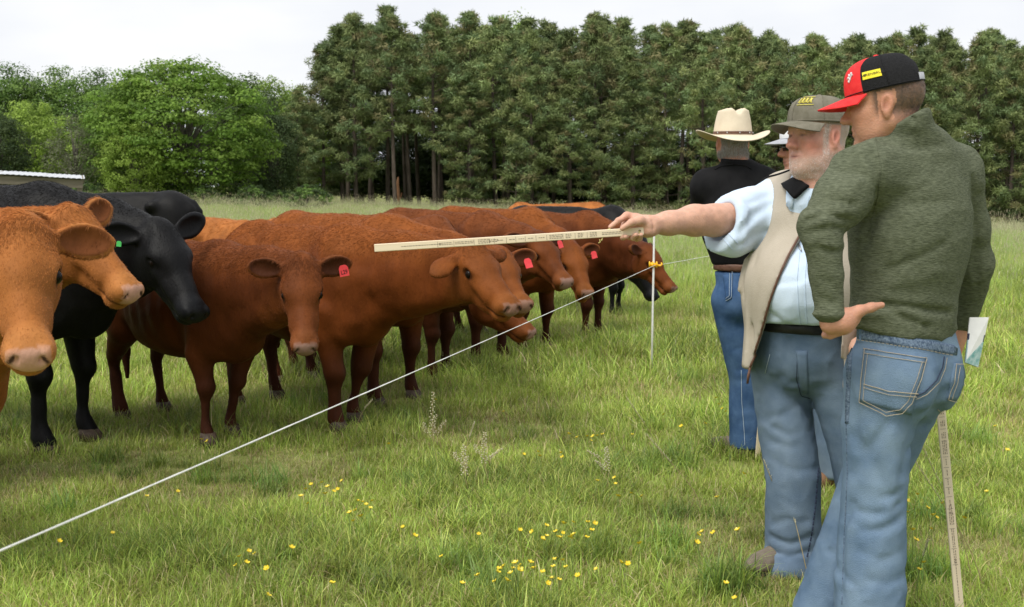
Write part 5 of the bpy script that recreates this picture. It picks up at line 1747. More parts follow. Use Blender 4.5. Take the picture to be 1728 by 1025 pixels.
# ---------------- man in the green fleece, seen from behind
def man_green():
    P = Person((1.20, 3.42), 126, 'man in heather green fleece and red and black cap, hand on hip')
    L = P.L
    hc = L(1492, 178, 3.36); hax = P.axes(159, R(-7))
    pts = dict(pelvis=np.array([0, 0, .93]), chest=np.array([.01, 0, 1.30]), neck0=np.array([-.01, 0, 1.53]),
               sh_l=L(1458, 292, 3.29), sh_r=L(1606, 294, 3.52),
               hip_l=np.array([.0, .112, .88]), hip_r=np.array([.0, -.10, .88]),
               knee_l=np.array([.0, .125, .50]), ank_l=np.array([-.03, .17, .07]),
               knee_r=np.array([.13, -.03, .50]), ank_r=np.array([.20, .08, .06]))
    el_l, wr_l = L(1386, 380, 3.20), L(1402, 545, 3.205)
    el_r, wr_r = L(1642, 445, 3.60), L(1628, 540, 3.70)
    # skin
    hlo, hhi = hc - .16, hc + .16
    hand = L(1432, 534, 3.21)
    F = Field(axis_pts(-.45, .6, .016, [(hlo[0], hhi[0], .004), (hand[0] - .1, hand[0] + .13, .005)]),
              axis_pts(-.50, .56, .016, [(hlo[1], hhi[1], .004), (hand[1] - .12, hand[1] + .1, .005)]),
              axis_pts(-.02, 1.9, .018, [(hlo[2], hhi[2], .004), (hand[2] - .07, hand[2] + .07, .005)]))
    limb_body(F, pts)
    Hh, _ = head_sdf(F, hc, hax, 1.0, nose=1.05)
    add_eyes(P, Hh, 1.0, hax)
    f, l, u = hax
    F.cone(hc - f * .040 - u * .05, pts['neck0'] + np.array([0, 0, -.02]), .050, .052, k=.02)
    F.cone(hc + f * .0 - u * .07, pts['neck0'] + np.array([.03, 0, -.04]), .050, .060, k=.03)
    F.chain([pts['sh_l'], el_l, wr_l], [.05, .042, .028], k=.02)
    F.chain([pts['sh_r'], el_r, wr_r], [.05, .042, .028], k=.02)
    # hand on the hip: back of the hand, thumb pointing back along the waist, four fingers wrapping forward
    F.cone(wr_l, L(1424, 543, 3.195), .026, .032, k=.02, flat=((0, 0, 1), 1.1))
    F.cone(L(1424, 543, 3.195), L(1438, 536, 3.20), .030, .024, k=.02)
    F.chain([L(1430, 534, 3.19), L(1450, 525, 3.185), L(1470, 519, 3.19), L(1488, 515, 3.20)], [.022, .0155, .0125, .0095], k=.012)
    for i in range(4):
        F.chain([L(1420, 558 - i * 8, 3.195), L(1401, 567 - i * 11, 3.215), L(1392, 566 - i * 12, 3.26), L(1400, 560 - i * 11, 3.32)], [.015, .0108, .0100, .0085], k=.004)
    # right hand closed round the top of the stick
    F.cone(wr_r, L(1604, 600, 3.70), .028, .032, k=.02)
    for i in range(4):
        F.chain([L(1600, 590 + i * 9, 3.72), L(1588, 592 + i * 9, 3.70), L(1588, 594 + i * 9, 3.66)], [.013, .011, .009], k=.006)
    F.chain([L(1606, 590, 3.69), L(1598, 586, 3.66), L(1588, 588, 3.65)], [.015, .012, .010], k=.008)
    V, Q = F.mesh()
    base = (.50, .255, .165)
    c = head_colour(V, hc, hax, 1.0, base, .35, hair=(.070, .056, .048), hair_z=(-.075, .0))
    c = np.where((np.linalg.norm(V - hand, axis=1) < .2)[:, None], np.array([.50, .25, .17])[None], c)
    obj('body', mesh_data('body', V, Q, M_skin, True, c), P.root)
    h = (V - hc) @ np.array(hax).T
    wg = (np.linalg.norm(h, axis=1) < .16) * smooth01(.025, .0, h[:, 0] + .15 * np.maximum(-h[:, 2], 0)) * smooth01(-.08, -.03, h[:, 2] - .15 * h[:, 0]) * (h[:, 2] < .05) * (h[:, 0] < -.045)
    strands_on(P, 'hair', V, Q, wg + 1e-9, 3500, -u * .9 - f * .4, .008, .0006, (.10, .075, .06), 3, .35)
    # jeans
    J = Field(axis_pts(-.30, .42, .0085), axis_pts(-.32, .38, .0085), axis_pts(-.01, 1.09, .0085))
    J.cone((-.005, 0, .93), (0, 0, 1.06), .176, .170, k=.04, flat=((1, 0, 0), .70))
    J.ell((-.048, .085, .86), (.112, .098, .125), k=.05)
    J.ell((-.040, -.080, .86), (.098, .088, .12), k=.06)
    J.ell((.03, 0, .86), (.09, .15, .10), k=.05)
    jeans_legs(J, pts, .106, .092, .105, k=.05)
    J.fold([(-.16, 0, .98), (-.17, .0, .86), (-.12, 0, .76)], .016, .018)
    # creases behind the knee, under the seat and at the shin
    def jf(line, amp, sig): J.fold(P.ray(J, np.array(line, float), 0.), amp, sig)
    jf([(1500, 712), (1465, 760), (1440, 800)], .008, .016); jf([(1440, 735), (1470, 770), (1500, 840)], .006, .018)
    jf([(1432, 640), (1445, 700), (1450, 760)], .006, .014); jf([(1520, 850), (1480, 868), (1450, 862)], .009, .013)
    jf([(1522, 872), (1490, 893), (1455, 895)], .009, .013); jf([(1518, 830), (1490, 840)], .007, .013)
    jf([(1450, 930), (1490, 945), (1525, 925)], .006, .016); jf([(1470, 980), (1500, 985), (1528, 965)], .007, .016)
    jf([(1510, 700), (1508, 780), (1500, 860)], -.006, .022); jf([(1550, 700), (1530, 760), (1524, 800)], .010, .016)
    jf([(1590, 690), (1560, 720), (1535, 760)], .009, .014); jf([(1600, 660), (1570, 690), (1545, 705)], .008, .014)
    jf([(1400, 930), (1415, 960), (1440, 985)], .007, .014); jf([(1440, 850), (1425, 900), (1420, 1000)], .012, .012)
    J.fold([(-.10, -.03, .78), (-.05, -.17, .72)], .012, .02)
    J.fold([(-.09, -.04, .72), (-.02, -.17, .66)], .010, .02)
    cloth_noise(J, .0040, 7, (1, 1, .4), 3)
    wrinkle(J, .005, 9, (1, 1, .7), 5)
    wrinkle(J, .003, 18, (1, 1, .9), 8)
    J.half((0, 0, 1.055), (0, 0, 1))
    jo = P.part('jeans', J, M_denim)
    st = lambda line, m=M_thread, r=.0011, off=.0035, dash=None, nm='stitching': P.stitch(J, nm, line, m, r, off, dash=dash, parent=jo)
    # left back pocket
    pk = P.sheet(J, 'back_pocket', [(1458, 588), (1562, 604), (1537, 700), (1452, 678)], M_denim, 14, 14, .005, jo)
    st([(1459, 590), (1510, 598), (1561, 606)], r=.0014, off=.008)
    st([(1460, 598), (1510, 606), (1559, 613)], r=.0012, off=.008)
    st([(1461, 590), (1455, 640), (1452, 678), (1495, 701), (1520, 697), (1538, 680), (1553, 640), (1561, 607)], r=.0013, off=.0075)
    st([(1466, 598), (1461, 640), (1458, 675), (1495, 695), (1517, 691), (1532, 676), (1546, 640), (1554, 612)], r=.0011, off=.0075)
    st([(1459, 648), (1500, 660), (1548, 664)], r=.0016, off=.0085)
    st([(1459, 654), (1500, 666), (1546, 669)], r=.0012, off=.0085)
    # right back pocket, seen edge-on
    P.sheet(J, 'back_pocket', [(1610, 613), (1641, 616), (1612, 676), (1598, 674)], M_denim, 8, 10, .004, jo)
    st([(1610, 614), (1640, 617)], r=.0014, off=.007)
    st([(1611, 615), (1608, 645), (1598, 674), (1612, 677)], r=.0013, off=.007)
    st([(1617, 620), (1613, 646), (1604, 673)], r=.0011, off=.007)
    # waistband, yoke, side seam, seat seam
    P.sheet(J, 'waistband', [(1440, 553), (1640, 588), (1638, 604), (1440, 571)], M_seam, 26, 4, .0022, jo)
    st([(1442, 573), (1540, 588), (1610, 601)], dash=(6, 2), off=.005)
    st([(1593, 602), (1590, 620), (1580, 642), (1560, 662), (1538, 672)], M_thread_dark, .0022, .002)
    st([(1597, 604), (1594, 622), (1584, 645), (1563, 666), (1545, 674)], M_thread, .0011, .003)
    P.sheet(J, 'side_seam', [(1431, 572), (1439, 573), (1432, 715), (1427, 715)], M_seam, 3, 30, .003, jo)
    st([(1430, 574), (1428, 640), (1425, 715)], r=.0012)
    st([(1440, 574), (1437, 640), (1432, 714)], r=.0012)
    st([(1428, 715), (1430, 800), (1425, 900), (1421, 1020)], M_seam, .0022, .0005)
    st([(1412, 596), (1424, 590), (1436, 590)], r=.0013)
    st([(1582, 690), (1590, 697), (1596, 700)], r=.0014)
    # fleece
    G = Field(axis_pts(-.34, .48, .008), axis_pts(-.40, .58, .008), axis_pts(.90, 1.70, .008))
    fl = ((1, 0, 0), .68)
    G.chain([(0, 0, .97), (0, 0, 1.10), (.0, 0, 1.30), (-.01, 0, 1.42)], [.172, .170, .192, .180], k=.06, flat=fl)
    G.ell((-.05, 0, 1.32), (.105, .165, .20), k=.06)
    G.cone(pts['sh_l'], pts['sh_r'], .082, .082, k=.06, flat=((1, 0, 0), .95))
    for s_ in ('sh_l', 'sh_r'):
        G.cone(pts['neck0'] + np.array([-.01, 0, .02]), pts[s_], .070, .074, k=.06)
    G.chain([pts['sh_l'], pts['sh_l'] * .45 + el_l * .55, el_l], [.082, .070, .060], k=.04)
    G.chain([el_l, el_l * .5 + wr_l * .5, el_l * .12 + wr_l * .88], [.056, .047, .038], k=.012)
    G.chain([pts['sh_r'], pts['sh_r'] * .4 + el_r * .6, el_r, wr_r], [.082, .068, .058, .044], k=.03)
    nk = pts['neck0']
    G.cone(nk + np.array([-.005, 0, -.03]), hc - f * .050 - u * .060 + np.array([0, 0, .010]), .084, .074, k=.03)
    ctop = hc - u * .056 - f * .05
    G.half(ctop, unit(u + f * .42), k=.008)
    G.cone(hc - f * .045 - u * .02, nk + np.array([.005, 0, .05]), .050, .050, k=.008, sub=True)
    # hem and waist folds, raised collar, sleeve creases
    G.half((0, 0, 1.006), (.14, .10, -1), k=.012)
    def pf(line, amp, sig):
        G.fold(P.ray(G, np.array(line, float), 0.), amp, sig)
    pf([(1500, 512), (1550, 520), (1600, 527), (1655, 530)], .014, .012)
    pf([(1500, 505), (1555, 510), (1610, 517), (1660, 517)], -.010, .014)
    pf([(1490, 514), (1520, 535), (1565, 552), (1620, 560)], .010, .010)
    pf([(1430, 470), (1500, 455), (1560, 430), (1600, 405)], .007, .014)
    pf([(1440, 490), (1510, 478), (1580, 458), (1640, 430)], -.007, .016)
    pf([(1480, 330), (1540, 345), (1600, 340)], .005, .018)
    pf([(1490, 240), (1540, 252), (1590, 246)], .006, .014)
    pf([(1470, 260), (1480, 310), (1474, 370), (1462, 410)], .010, .014)
    pf([(1370, 352), (1400, 340), (1440, 345)], .012, .011)
    pf([(1362, 372), (1395, 362), (1432, 372)], .013, .010)
    pf([(1368, 392), (1400, 385), (1425, 388)], .014, .010)
    pf([(1355, 360), (1380, 348), (1410, 346)], -.010, .010)
    pf([(1380, 415), (1400, 425), (1420, 420)], .009, .011)
    pf([(1388, 300), (1420, 290), (1460, 300)], .007, .014)
    pf([(1385, 470), (1400, 478), (1425, 470)], .007, .012)
    pf([(1388, 505), (1405, 512), (1428, 506)], .008, .011)
    pf([(1505, 205), (1540, 200), (1575, 205)], .009, .009)
    pf([(1500, 216), (1545, 216), (1580, 222)], -.008, .010)
    pf([(1640, 300), (1645, 380), (1648, 470)], .012, .010)
    pf([(1650, 330), (1668, 345)], .008, .010); pf([(1650, 480), (1672, 470)], .008, .010)
    pf([(1655, 420), (1674, 400)], .008, .010)
    cloth_noise(G, .0025, 6, (1, 1, 1.2), 1)
    wrinkle(G, .0075, 6, (1, 1, 1.9), 6, lambda Q: .4 + .8 * smooth01(1.2, 1.0, Q[:, 2]) + .8 * smooth01(.24, .34, Q[:, 1]))
    wrinkle(G, .0025, 13, (1, 1, 1.6), 9)
    go = P.part('fleece', G, M_heather)
    P.stitch(G, 'hem_seam', [(1424, 553), (1500, 562), (1580, 576), (1648, 580)], M_heather, .0016, .001, parent=go)
    P.stitch(G, 'shoulder_seam', [(1478, 232), (1486, 280), (1482, 330), (1466, 392)], M_heather, .0018, .001, parent=go)
    # cap
    cc = hc + u * .042 - f * .006
    cr, pt, (cf, cl, cu) = cap(P, cc, hax, .113, .091, .104, M_red, M_capblack, M_red, brim=.085, front_deg=60, droop=3.0, tilt=R(5), strap=M_greycloth, button=M_red, blen=66, front_boost=.06)
    # yellow label with the maker's name on the side panel
    def lab(name, m, ph0, ph1, t0, t1, off, th):
        n = 9
        Vv = [pt(a, t, o) for o in (off, off - th) for t in np.linspace(t0, t1, 4) for a in np.linspace(ph0, ph1, n)]
        k = 4 * n
        Fc = [(j * n + i, j * n + i + 1, (j + 1) * n + i + 1, (j + 1) * n + i) for j in range(3) for i in range(n - 1)]
        rim = [i for i in range(n)] + [j * n + n - 1 for j in range(1, 4)] + [3 * n + i for i in range(n - 2, -1, -1)] + [j * n for j in (2, 1)]
        Fc += [(rim[i], rim[i] + k, rim[(i + 1) % len(rim)] + k, rim[(i + 1) % len(rim)]) for i in range(len(rim))]
        return obj(name, mesh_data(name, Vv, Fc, m, False), cr)
    lb = lab('label_patch', M_yellow, 1.12, 1.62, .20, .345, .0022, .002)
    tm = text_mesh('BARENBRUG', .0112, .0003, M_ink)
    wv = np.empty(len(tm.vertices) * 3, np.float32); tm.vertices.foreach_get('co', wv); wv = wv.reshape(-1, 3)
    arc = .50 * .098
    nv = np.array([pt(1.37 + x / arc * .50 + .022, .272 + y * 5.6 / 1.0 * 1.02, .0030 + z * .5) for x, y, z in wv])
    tm.vertices.foreach_set('co', nv.astype(np.float32).ravel()); tm.update()
    obj('lettering', tm, lb)
    for i in range(3):
        b = MB(); a0 = 1.165 + i * .017
        q = [pt(a0, .25, .0032), pt(a0 + .009, .25, .0032), pt(a0 + .022, .30, .0032), pt(a0 + .013, .30, .0032)]
        b.add(q + [x - cl * .0006 for x in q], [(0, 1, 2, 3), (0, 4, 5, 1), (1, 5, 6, 2), (2, 6, 7, 3), (3, 7, 4, 0)]).build('emblem_bar', M_ink, lb)
    # white script on the red front, seen at the very edge
    for k_, (a0, t0, a1, t1) in enumerate([(.55, .30, .78, .34), (.58, .36, .74, .40), (.60, .24, .70, .30)]):
        MB().tube([pt(a0 + (a1 - a0) * q, t0 + (t1 - t0) * q + .03 * math.sin(q * 9 + k_), .0015) for q in np.linspace(0, 1, 14)], .0020, 5).build('script_mark', M_white, cr)
    # boots
    for s_ in ('l', 'r'):
        a = pts['ank_' + s_]
        shoe(P, np.array([a[0] - .07, a[1], 0]), np.array([a[0] + .16, a[1] - .10, 0]), M_brownshoe, M_sole)
    # folded leaflet standing in the right back pocket: a thing of its own
    q = [L(1636, 536, 3.49), L(1668, 536, 3.49), L(1650, 620, 3.47), L(1628, 612, 3.45)]
    q = [np.linalg.inv(P.Rm) @ p + P.o for p in q]
    lf = empty('leaflet', q[3], 0, 'folded white and teal leaflet sticking out of the jeans back pocket', 'leaflet')
    def band(name, a, b, m, o):
        b_ = MB(); nn = unit(np.cross(q[1] - q[0], q[3] - q[0]))
        c4 = [q[0] + (q[3] - q[0]) * a, q[1] + (q[2] - q[1]) * a, q[1] + (q[2] - q[1]) * b, q[0] + (q[3] - q[0]) * b]
        c4 = [p - q[3] for p in c4]
        b_.add([p + nn * (o + .003) for p in c4] + [p - nn * (o + .003) for p in c4], [(0, 1, 2, 3), (7, 6, 5, 4), (0, 4, 5, 1), (1, 5, 6, 2), (2, 6, 7, 3), (3, 7, 4, 0)])
        return b_.build(name, m, lf, smooth=False)
    band('page', 0, 1, M_paper, 0)
    band('dark_stripe', .36, .50, M_navy, .0008); band('printed_cover', .50, 1.0, M_teal, .0008)
    band('rear_page', .05, .98, M_paper, -.0020).location = (.006, .010, .004)
    return P


# ---------------- man in the vest, pointing the stick
def man_vest():
    P = Person((1.09, 4.16), 232, 'grey-bearded man in beige vest and light blue shirt, arm outstretched')
    L = P.L
    hc = L(1380, 231, 4.08); hax = P.axes(204, R(-1))
    pts = dict(pelvis=np.array([0, 0, .86]), chest=np.array([-.03, 0, 1.24]), neck0=L(1380, 322, 4.12),
               sh_r=L(1322, 338, 4.32), sh_l=np.array([-.02, .19, 1.42]),
               hip_r=np.array([.0, -.105, .80]), hip_l=np.array([-.02, .105, .80]),
               knee_r=L(1337, 800, 4.16), ank_r=L(1337, 952, 4.17), knee_l=np.array([-.05, .20, .46]), ank_l=np.array([-.10, .27, .08]))
    el_r, wr_r = L(1204, 372, 4.13), L(1100, 380, 3.97)
    el_l, wr_l = np.array([-.10, .30, 1.12]), np.array([.06, .26, .93])
    hd = L(1066, 384, 3.95)
    hlo, hhi = hc - .16, hc + .16
    F = Field(axis_pts(-.35, .76, .016, [(hlo[0], hhi[0], .004), (hd[0] - .07, hd[0] + .07, .004)]),
              axis_pts(-.62, .42, .016, [(hlo[1], hhi[1], .004), (hd[1] - .08, hd[1] + .08, .004)]),
              axis_pts(-.02, 1.85, .018, [(hlo[2], hhi[2], .004), (hd[2] - .06, hd[2] + .06, .004)]))
    limb_body(F, pts)
    Hh, _ = head_sdf(F, hc, hax, 1.03, nose=1.25, jaw=1.12)
    add_eyes(P, Hh, 1.03, hax)
    f, l, u = hax
    F.ell(hc + f * .035 - u * .10, (.055, .060, .045), np.array(hax), k=.04)      # fuller chin and throat
    F.cone(hc - f * .035 - u * .05, pts['neck0'] + np.array([.0, 0, -.02]), .066, .076, k=.03)
    F.cone(hc + f * .01 - u * .08, pts['neck0'] + np.array([.04, 0, -.03]), .055, .070, k=.03)
    F.chain([pts['sh_r'], L(1256, 366, 4.22), el_r], [.066, .064, .056], k=.03)
    F.chain([el_r, L(1172, 372, 4.08), L(1128, 377, 4.01), wr_r], [.056, .054, .039, .031], k=.03)
    F.chain([pts['sh_l'], el_l, wr_l], [.05, .045, .032], k=.03)
    F.ell(wr_l + np.array([.06, -.01, -.05]), (.05, .03, .05), k=.03)
    # hand round the end of the stick: thumb along the near face, forefinger along the top edge, three fingers underneath
    F.chain([wr_r, L(1086, 380, 3.965), L(1074, 374, 3.965)], [.030, .031, .026], k=.02)
    F.ell(L(1094, 391, 3.955), (.026, .028, .020), k=.02)
    F.chain([L(1094, 380, 3.945), L(1080, 372, 3.925), L(1066, 376, 3.912), L(1050, 386, 3.911)], [.017, .0150, .0125, .0100], k=.010)
    F.chain([L(1074, 367, 3.968), L(1058, 364, 3.965), L(1043, 373, 3.955), L(1030, 383, 3.948)], [.0145, .0125, .0105, .0085], k=.008)
    F.chain([L(1072, 370, 3.985), L(1056, 376, 3.990), L(1048, 393, 3.972), L(1051, 401, 3.935), L(1056, 400, 3.915)], [.0145, .0120, .0110, .0100, .0085], k=.006)
    F.chain([L(1078, 373, 3.992), L(1064, 382, 3.995), L(1062, 399, 3.972), L(1068, 402, 3.935), L(1073, 397, 3.914)], [.0140, .0120, .0110, .0100, .0085], k=.006)
    F.chain([L(1086, 378, 3.992), L(1074, 388, 3.992), L(1074, 403, 3.968), L(1080, 403, 3.935), L(1082, 397, 3.916)], [.0130, .0110, .0100, .0090, .0080], k=.006)
    F.fold([L(1101, 372, 3.935), L(1102, 392, 3.935)], .004, .006)
    F.disp(lambda Q: .0012 * vnoise(Q * 60), .03)
    V, Q = F.mesh()
    base = (.60, .325, .245)
    beard = (.54, .44, .38)
    c = head_colour(V, hc, hax, 1.03, base, .85, hair=(.34, .30, .27), beard=beard, hair_z=(-.05, -.01))
    arm = smooth01(.2, .1, np.linalg.norm(V - hc, axis=1))
    c = np.where((np.linalg.norm(V - hc, axis=1) > .22)[:, None], np.array([.60, .345, .25])[None], c)
    knk = np.exp(-((np.linalg.norm(V - L(1056, 366, 3.965), axis=1)) / .03) ** 2) * .4
    c = c * (1 - knk[:, None]) + np.array([.55, .22, .16])[None] * knk[:, None]
    obj('body', mesh_data('body', V, Q, M_skin, True, c), P.root)
    h = (V - hc) @ np.array(hax).T / 1.03
    nr = np.linalg.norm(V - hc, axis=1) < .19
    bw = nr * smooth01(-.060, -.088, h[:, 2] - .22 * np.maximum(.075 - h[:, 0], 0)) * smooth01(-.03, .0, h[:, 0]) * (h[:, 2] > -.15) * (1 - np.exp(-(((h - [.096, 0, -.068]) / [.03, .022, .009]) ** 2).sum(1)))
    strands_on(P, 'beard', V, Q, bw + 1e-9, 3000, -u * .8 + f * .35, .006, .0005, (.70, .66, .62), 4, .6)
    sw = nr * (np.abs(h[:, 0] - .024) < .014) * (np.abs(h[:, 1]) > .055) * (h[:, 2] < .055) * (h[:, 2] > -.06)
    strands_on(P, 'hair', V, Q, sw + 1e-9, 700, -u - f * .2, .010, .0006, (.66, .63, .60), 5, .35)
    # jeans
    J = Field(axis_pts(-.28, .34, .0085), axis_pts(-.34, .42, .0085), axis_pts(-.01, 1.0, .0085))
    J.cone((.02, 0, .86), (.02, 0, .97), .178, .186, k=.04, flat=((1, 0, 0), .84))
    J.ell((-.07, .08, .80), (.10, .10, .12), k=.05); J.ell((-.07, -.08, .80), (.10, .10, .12), k=.05)
    jeans_legs(J, pts, .108, .097, .098, k=.05)
    J.ell(pts['ank_r'] + np.array([.02, 0, .0]), (.115, .100, .07), k=.03)
    J.half(pts['ank_r'] + np.array([0, 0, -.035]), (0, 0, -1))
    def jf(line, amp, sig): J.fold(P.ray(J, np.array(line, float), 0.), amp, sig)
    jf([(1300, 905), (1335, 918), (1368, 905)], .010, .013); jf([(1298, 928), (1330, 940), (1365, 930)], .010, .012); jf([(1305, 885), (1330, 875), (1360, 880)], .007, .014)
    jf([(1296, 715), (1330, 735), (1372, 725)], .007, .015); jf([(1300, 745), (1335, 755), (1376, 742)], .006, .015); jf([(1352, 672), (1372, 720), (1384, 770)], .009, .016)
    jf([(1310, 780), (1345, 795), (1378, 790)], .006, .016); jf([(1350, 680), (1320, 700), (1298, 705)], .006, .016); jf([(1330, 640), (1332, 760), (1336, 880)], -.006, .024)
    J.fold([(.17, .01, .90), (.18, .0, .78), (.11, 0, .66)], .014, .012)
    J.fold([(.15, -.02, .76), (.13, -.12, .70)], .010, .016); J.fold([(.14, .03, .74), (.12, .12, .66)], .010, .016)
    cloth_noise(J, .0040, 7, (1, 1, .4), 13)
    wrinkle(J, .005, 9, (1, 1, .7), 15)
    wrinkle(J, .003, 18, (1, 1, .9), 18)
    J.half((0, 0, .965), (.0, 0, 1))
    jo = P.part('jeans', J, M_denim_pale)
    st = lambda line, m=M_thread_dark, r=.0015, off=.003, dash=None: P.stitch(J, 'stitching', line, m, r, off, dash=dash, parent=jo)
    st([(1381, 790), (1376, 850), (1370, 900), (1362, 940)], r=.003, dash=(8, 4), off=.001)
    st([(1346, 595), (1344, 640), (1352, 668), (1366, 672)], r=.0016)
    P.sheet(J, 'fly', [(1343, 592), (1362, 592), (1364, 664), (1352, 660)], M_denim_pale, 5, 10, .005, jo)
    st([(1300, 598), (1292, 630)], M_thread_pale, .0014)
    # belt
    B = Field(axis_pts(-.26, .34, .012), axis_pts(-.30, .30, .012), axis_pts(.86, 1.0, .007))
    B.cone((.02, 0, .80), (.02, 0, 1.05), .194, .194, k=.01, flat=((1, 0, 0), .85))
    B.half((0, 0, .953), (-.05, 0, 1)); B.half((0, 0, .914), (.05, 0, -1))
    bo = P.part('belt', B, M_blackleather)
    # shirt
    G = Field(axis_pts(-.30, .46, .0095), axis_pts(-.56, .36, .0095), axis_pts(.88, 1.56, .0095))
    G.ell((-.01, 0, 1.24), (.145, .195, .24), k=.05)
    G.ell((.065, .01, 1.075), (.190, .192, .17), k=.07)
    G.cone((.03, 0, .95), (.03, 0, 1.05), .195, .20, k=.04, flat=((1, 0, 0), .84))
    G.cone(pts['sh_r'] + np.array([-.01, .03, 0]), pts['sh_l'], .078, .078, k=.06)
    for s_ in ('sh_r', 'sh_l'): G.cone(pts['neck0'], pts[s_], .075, .075, k=.06)
    G.ell(pts['neck0'] + np.array([.035, 0, -.03]), (.075, .085, .07), k=.04)
    s1 = L(1262, 366, 4.22); s2 = L(1206, 376, 4.13)
    G.chain([pts['sh_r'], s1, s2], [.088, .092, .098], k=.04)
    G.cone(L(1262, 380, 4.22), L(1238, 408, 4.15), .075, .060, k=.05)
    G.chain([pts['sh_l'], el_l], [.085, .075], k=.04)
    ad = unit(s2 - s1)
    G.half(L(1216, 380, 4.15), unit(ad + np.array([0, 0, .46])), k=.004)
    G.cone(s1 * .2 + s2 * .8, s2 + ad * .08, .072, .084, k=.006, sub=True)
    G.half((0, 0, .955), (.05, 0, -1), k=.01)
    def pf(line, amp, sig): G.fold(P.ray(G, np.array(line, float), 0.), amp, sig)
    pf([(1300, 345), (1270, 365), (1245, 395)], .012, .014); pf([(1300, 330), (1262, 345), (1225, 352)], .008, .012)
    pf([(1296, 390), (1270, 400), (1248, 412)], .010, .012); pf([(1285, 370), (1265, 385), (1250, 405)], -.008, .012)
    pf([(1345, 400), (1360, 430), (1372, 470)], .006, .014); pf([(1300, 470), (1320, 478), (1345, 476)], .006, .012)
    pf([(1330, 380), (1350, 372), (1368, 376)], .007, .010); pf([(1295, 525), (1330, 545), (1375, 552)], .008, .014)
    pf([(1310, 420), (1340, 445), (1360, 490)], -.005, .016)
    cloth_noise(G, .004, 8, (1, 1, 1), 23); wrinkle(G, .006, 7, (1, 1, .8), 25); wrinkle(G, .004, 13, (1, 1, 1), 28)
    so = P.part('shirt', G, M_shirt)
    P.stitch(G, 'placket_seam', [(1366, 330), (1352, 400), (1345, 470), (1348, 530), (1354, 572)], M_shirt, .0022, .001, parent=so)
    P.stitch(G, 'placket_seam', [(1376, 340), (1364, 400), (1358, 470), (1360, 530), (1366, 572)], M_shirt, .0022, .001, parent=so)
    P.stitch(G, 'yoke_seam', [(1326, 376), (1345, 380), (1358, 384)], M_shirt, .0022, .001, parent=so)
    P.stitch(G, 'hem_seam', [(1203, 352), (1208, 375), (1218, 400), (1236, 422)], M_shirt, .0018, .001, parent=so)
    P.stitch(G, 'hem_seam', [(1214, 350), (1220, 375), (1230, 395), (1245, 412)], M_shirt, .0018, .001, parent=so)
    # shirt collar
    n0 = pts['neck0']
    ang = np.linspace(R(25), R(335), 28)
    def ringp(r, z, dz): return np.array([[n0[0] + .015 + (r + .006 * math.cos(a)) * math.cos(a), n0[1] + r * math.sin(a), n0[2] + z - dz * math.cos(a)] for a in ang])
    A0, A1, A2 = ringp(.076, .030, .030), ringp(.082, .058, .034), ringp(.096, .014, .050)
    k = len(ang)
    Fc = [(i, i + 1, k + i + 1, k + i) for i in range(k - 1)] + [(k + i, k + i + 1, 2 * k + i + 1, 2 * k + i) for i in range(k - 1)]
    tip = A2.copy(); tip[:4] += np.array([.020, .0, -.035]); tip[-4:] += np.array([.020, 0, -.035])
    co = obj('collar', mesh_data('collar', np.concatenate([A0, A1, tip]), Fc, M_shirt), P.root)
    md = co.modifiers.new('thick', 'SOLIDIFY'); md.thickness = .004
    # vest: padded fleece shell, open at the front
    K = Field(axis_pts(-.34, .46, .0095), axis_pts(-.40, .40, .0095), axis_pts(.60, 1.58, .0095))
    def shell(e, k, sub):
        K.ell((-.01, 0, 1.24), (.160 + e, .212 + e, .25 + e), k=k, sub=sub)
        K.ell((.055, .01, 1.07), (.205 + e, .212 + e, .20 + e), k=k, sub=sub)
        K.cone((.05, .01, 1.08), (.085, .01, .66), .206 + e, .212 + e, k=k, flat=((1, 0, 0), .90), sub=sub)
    shell(0, .06, False)
    K.cone(pts['sh_r'] + np.array([0, .0, .0]), pts['sh_l'], .104, .100, k=.06)
    for s_ in ('sh_r', 'sh_l'): K.cone(n0 + np.array([0, 0, .005]), pts[s_] * .8 + n0 * .2, .092, .100, k=.05)
    cloth_noise(K, .004, 8, (1, 1, .5), 33)
    for q in range(7):
        lx = -.215 + q * .03
        K.fold([(.12, lx, 1.18), (.20, lx * 1.05, 1.02), (.22, lx * 1.1, .78)], (.018, -.014)[q % 2], .011)
    K.fold([(.10, -.16, 1.40), (.16, -.14, 1.30), (.19, -.11, 1.16)], .008, .012)
    K.fold([(.06, -.19, 1.38), (.13, -.18, 1.25), (.17, -.16, 1.10)], .008, .012)
    inner = Field(*K.ax); tmp = K
    K2 = Field(*K.ax); K_keep = K; 
    def shell2(Fd, e):
        Fd.ell((-.01, 0, 1.24), (.160 + e, .212 + e, .25 + e), k=.05)
        Fd.ell((.055, .01, 1.07), (.205 + e, .212 + e, .20 + e), k=.05)
        Fd.cone((.05, .01, 1.08), (.085, .01, .62), .206 + e, .212 + e, k=.05, flat=((1, 0, 0), .90))
    shell2(K2, -.026)
    X, Y, Z = K._grid((slice(None),) * 3)
    K.d = np.maximum(K.d, -K2.d)
    zz = np.array([.70, .80, .95, 1.10, 1.17, 1.30, 1.43, 1.60]); er = np.array([-.130, -.110, -.055, .000, .020, .045, .060, .07]); el_ = np.array([.200, .200, .195, .18, .16, .13, .10, .09])
    ER = np.interp(Z, zz, er).astype(np.float32); EL = np.interp(Z, zz, el_).astype(np.float32)
    cut = np.maximum(np.maximum(ER - Y, Y - EL), .02 - X)
    K.d = np.maximum(K.d, -cut.astype(np.float32))
    K.cone(pts['sh_r'] + unit(s1 - pts['sh_r']) * .115, pts['sh_r'] + unit(s1 - pts['sh_r']) * .36, .095, .15, k=.008, sub=True)
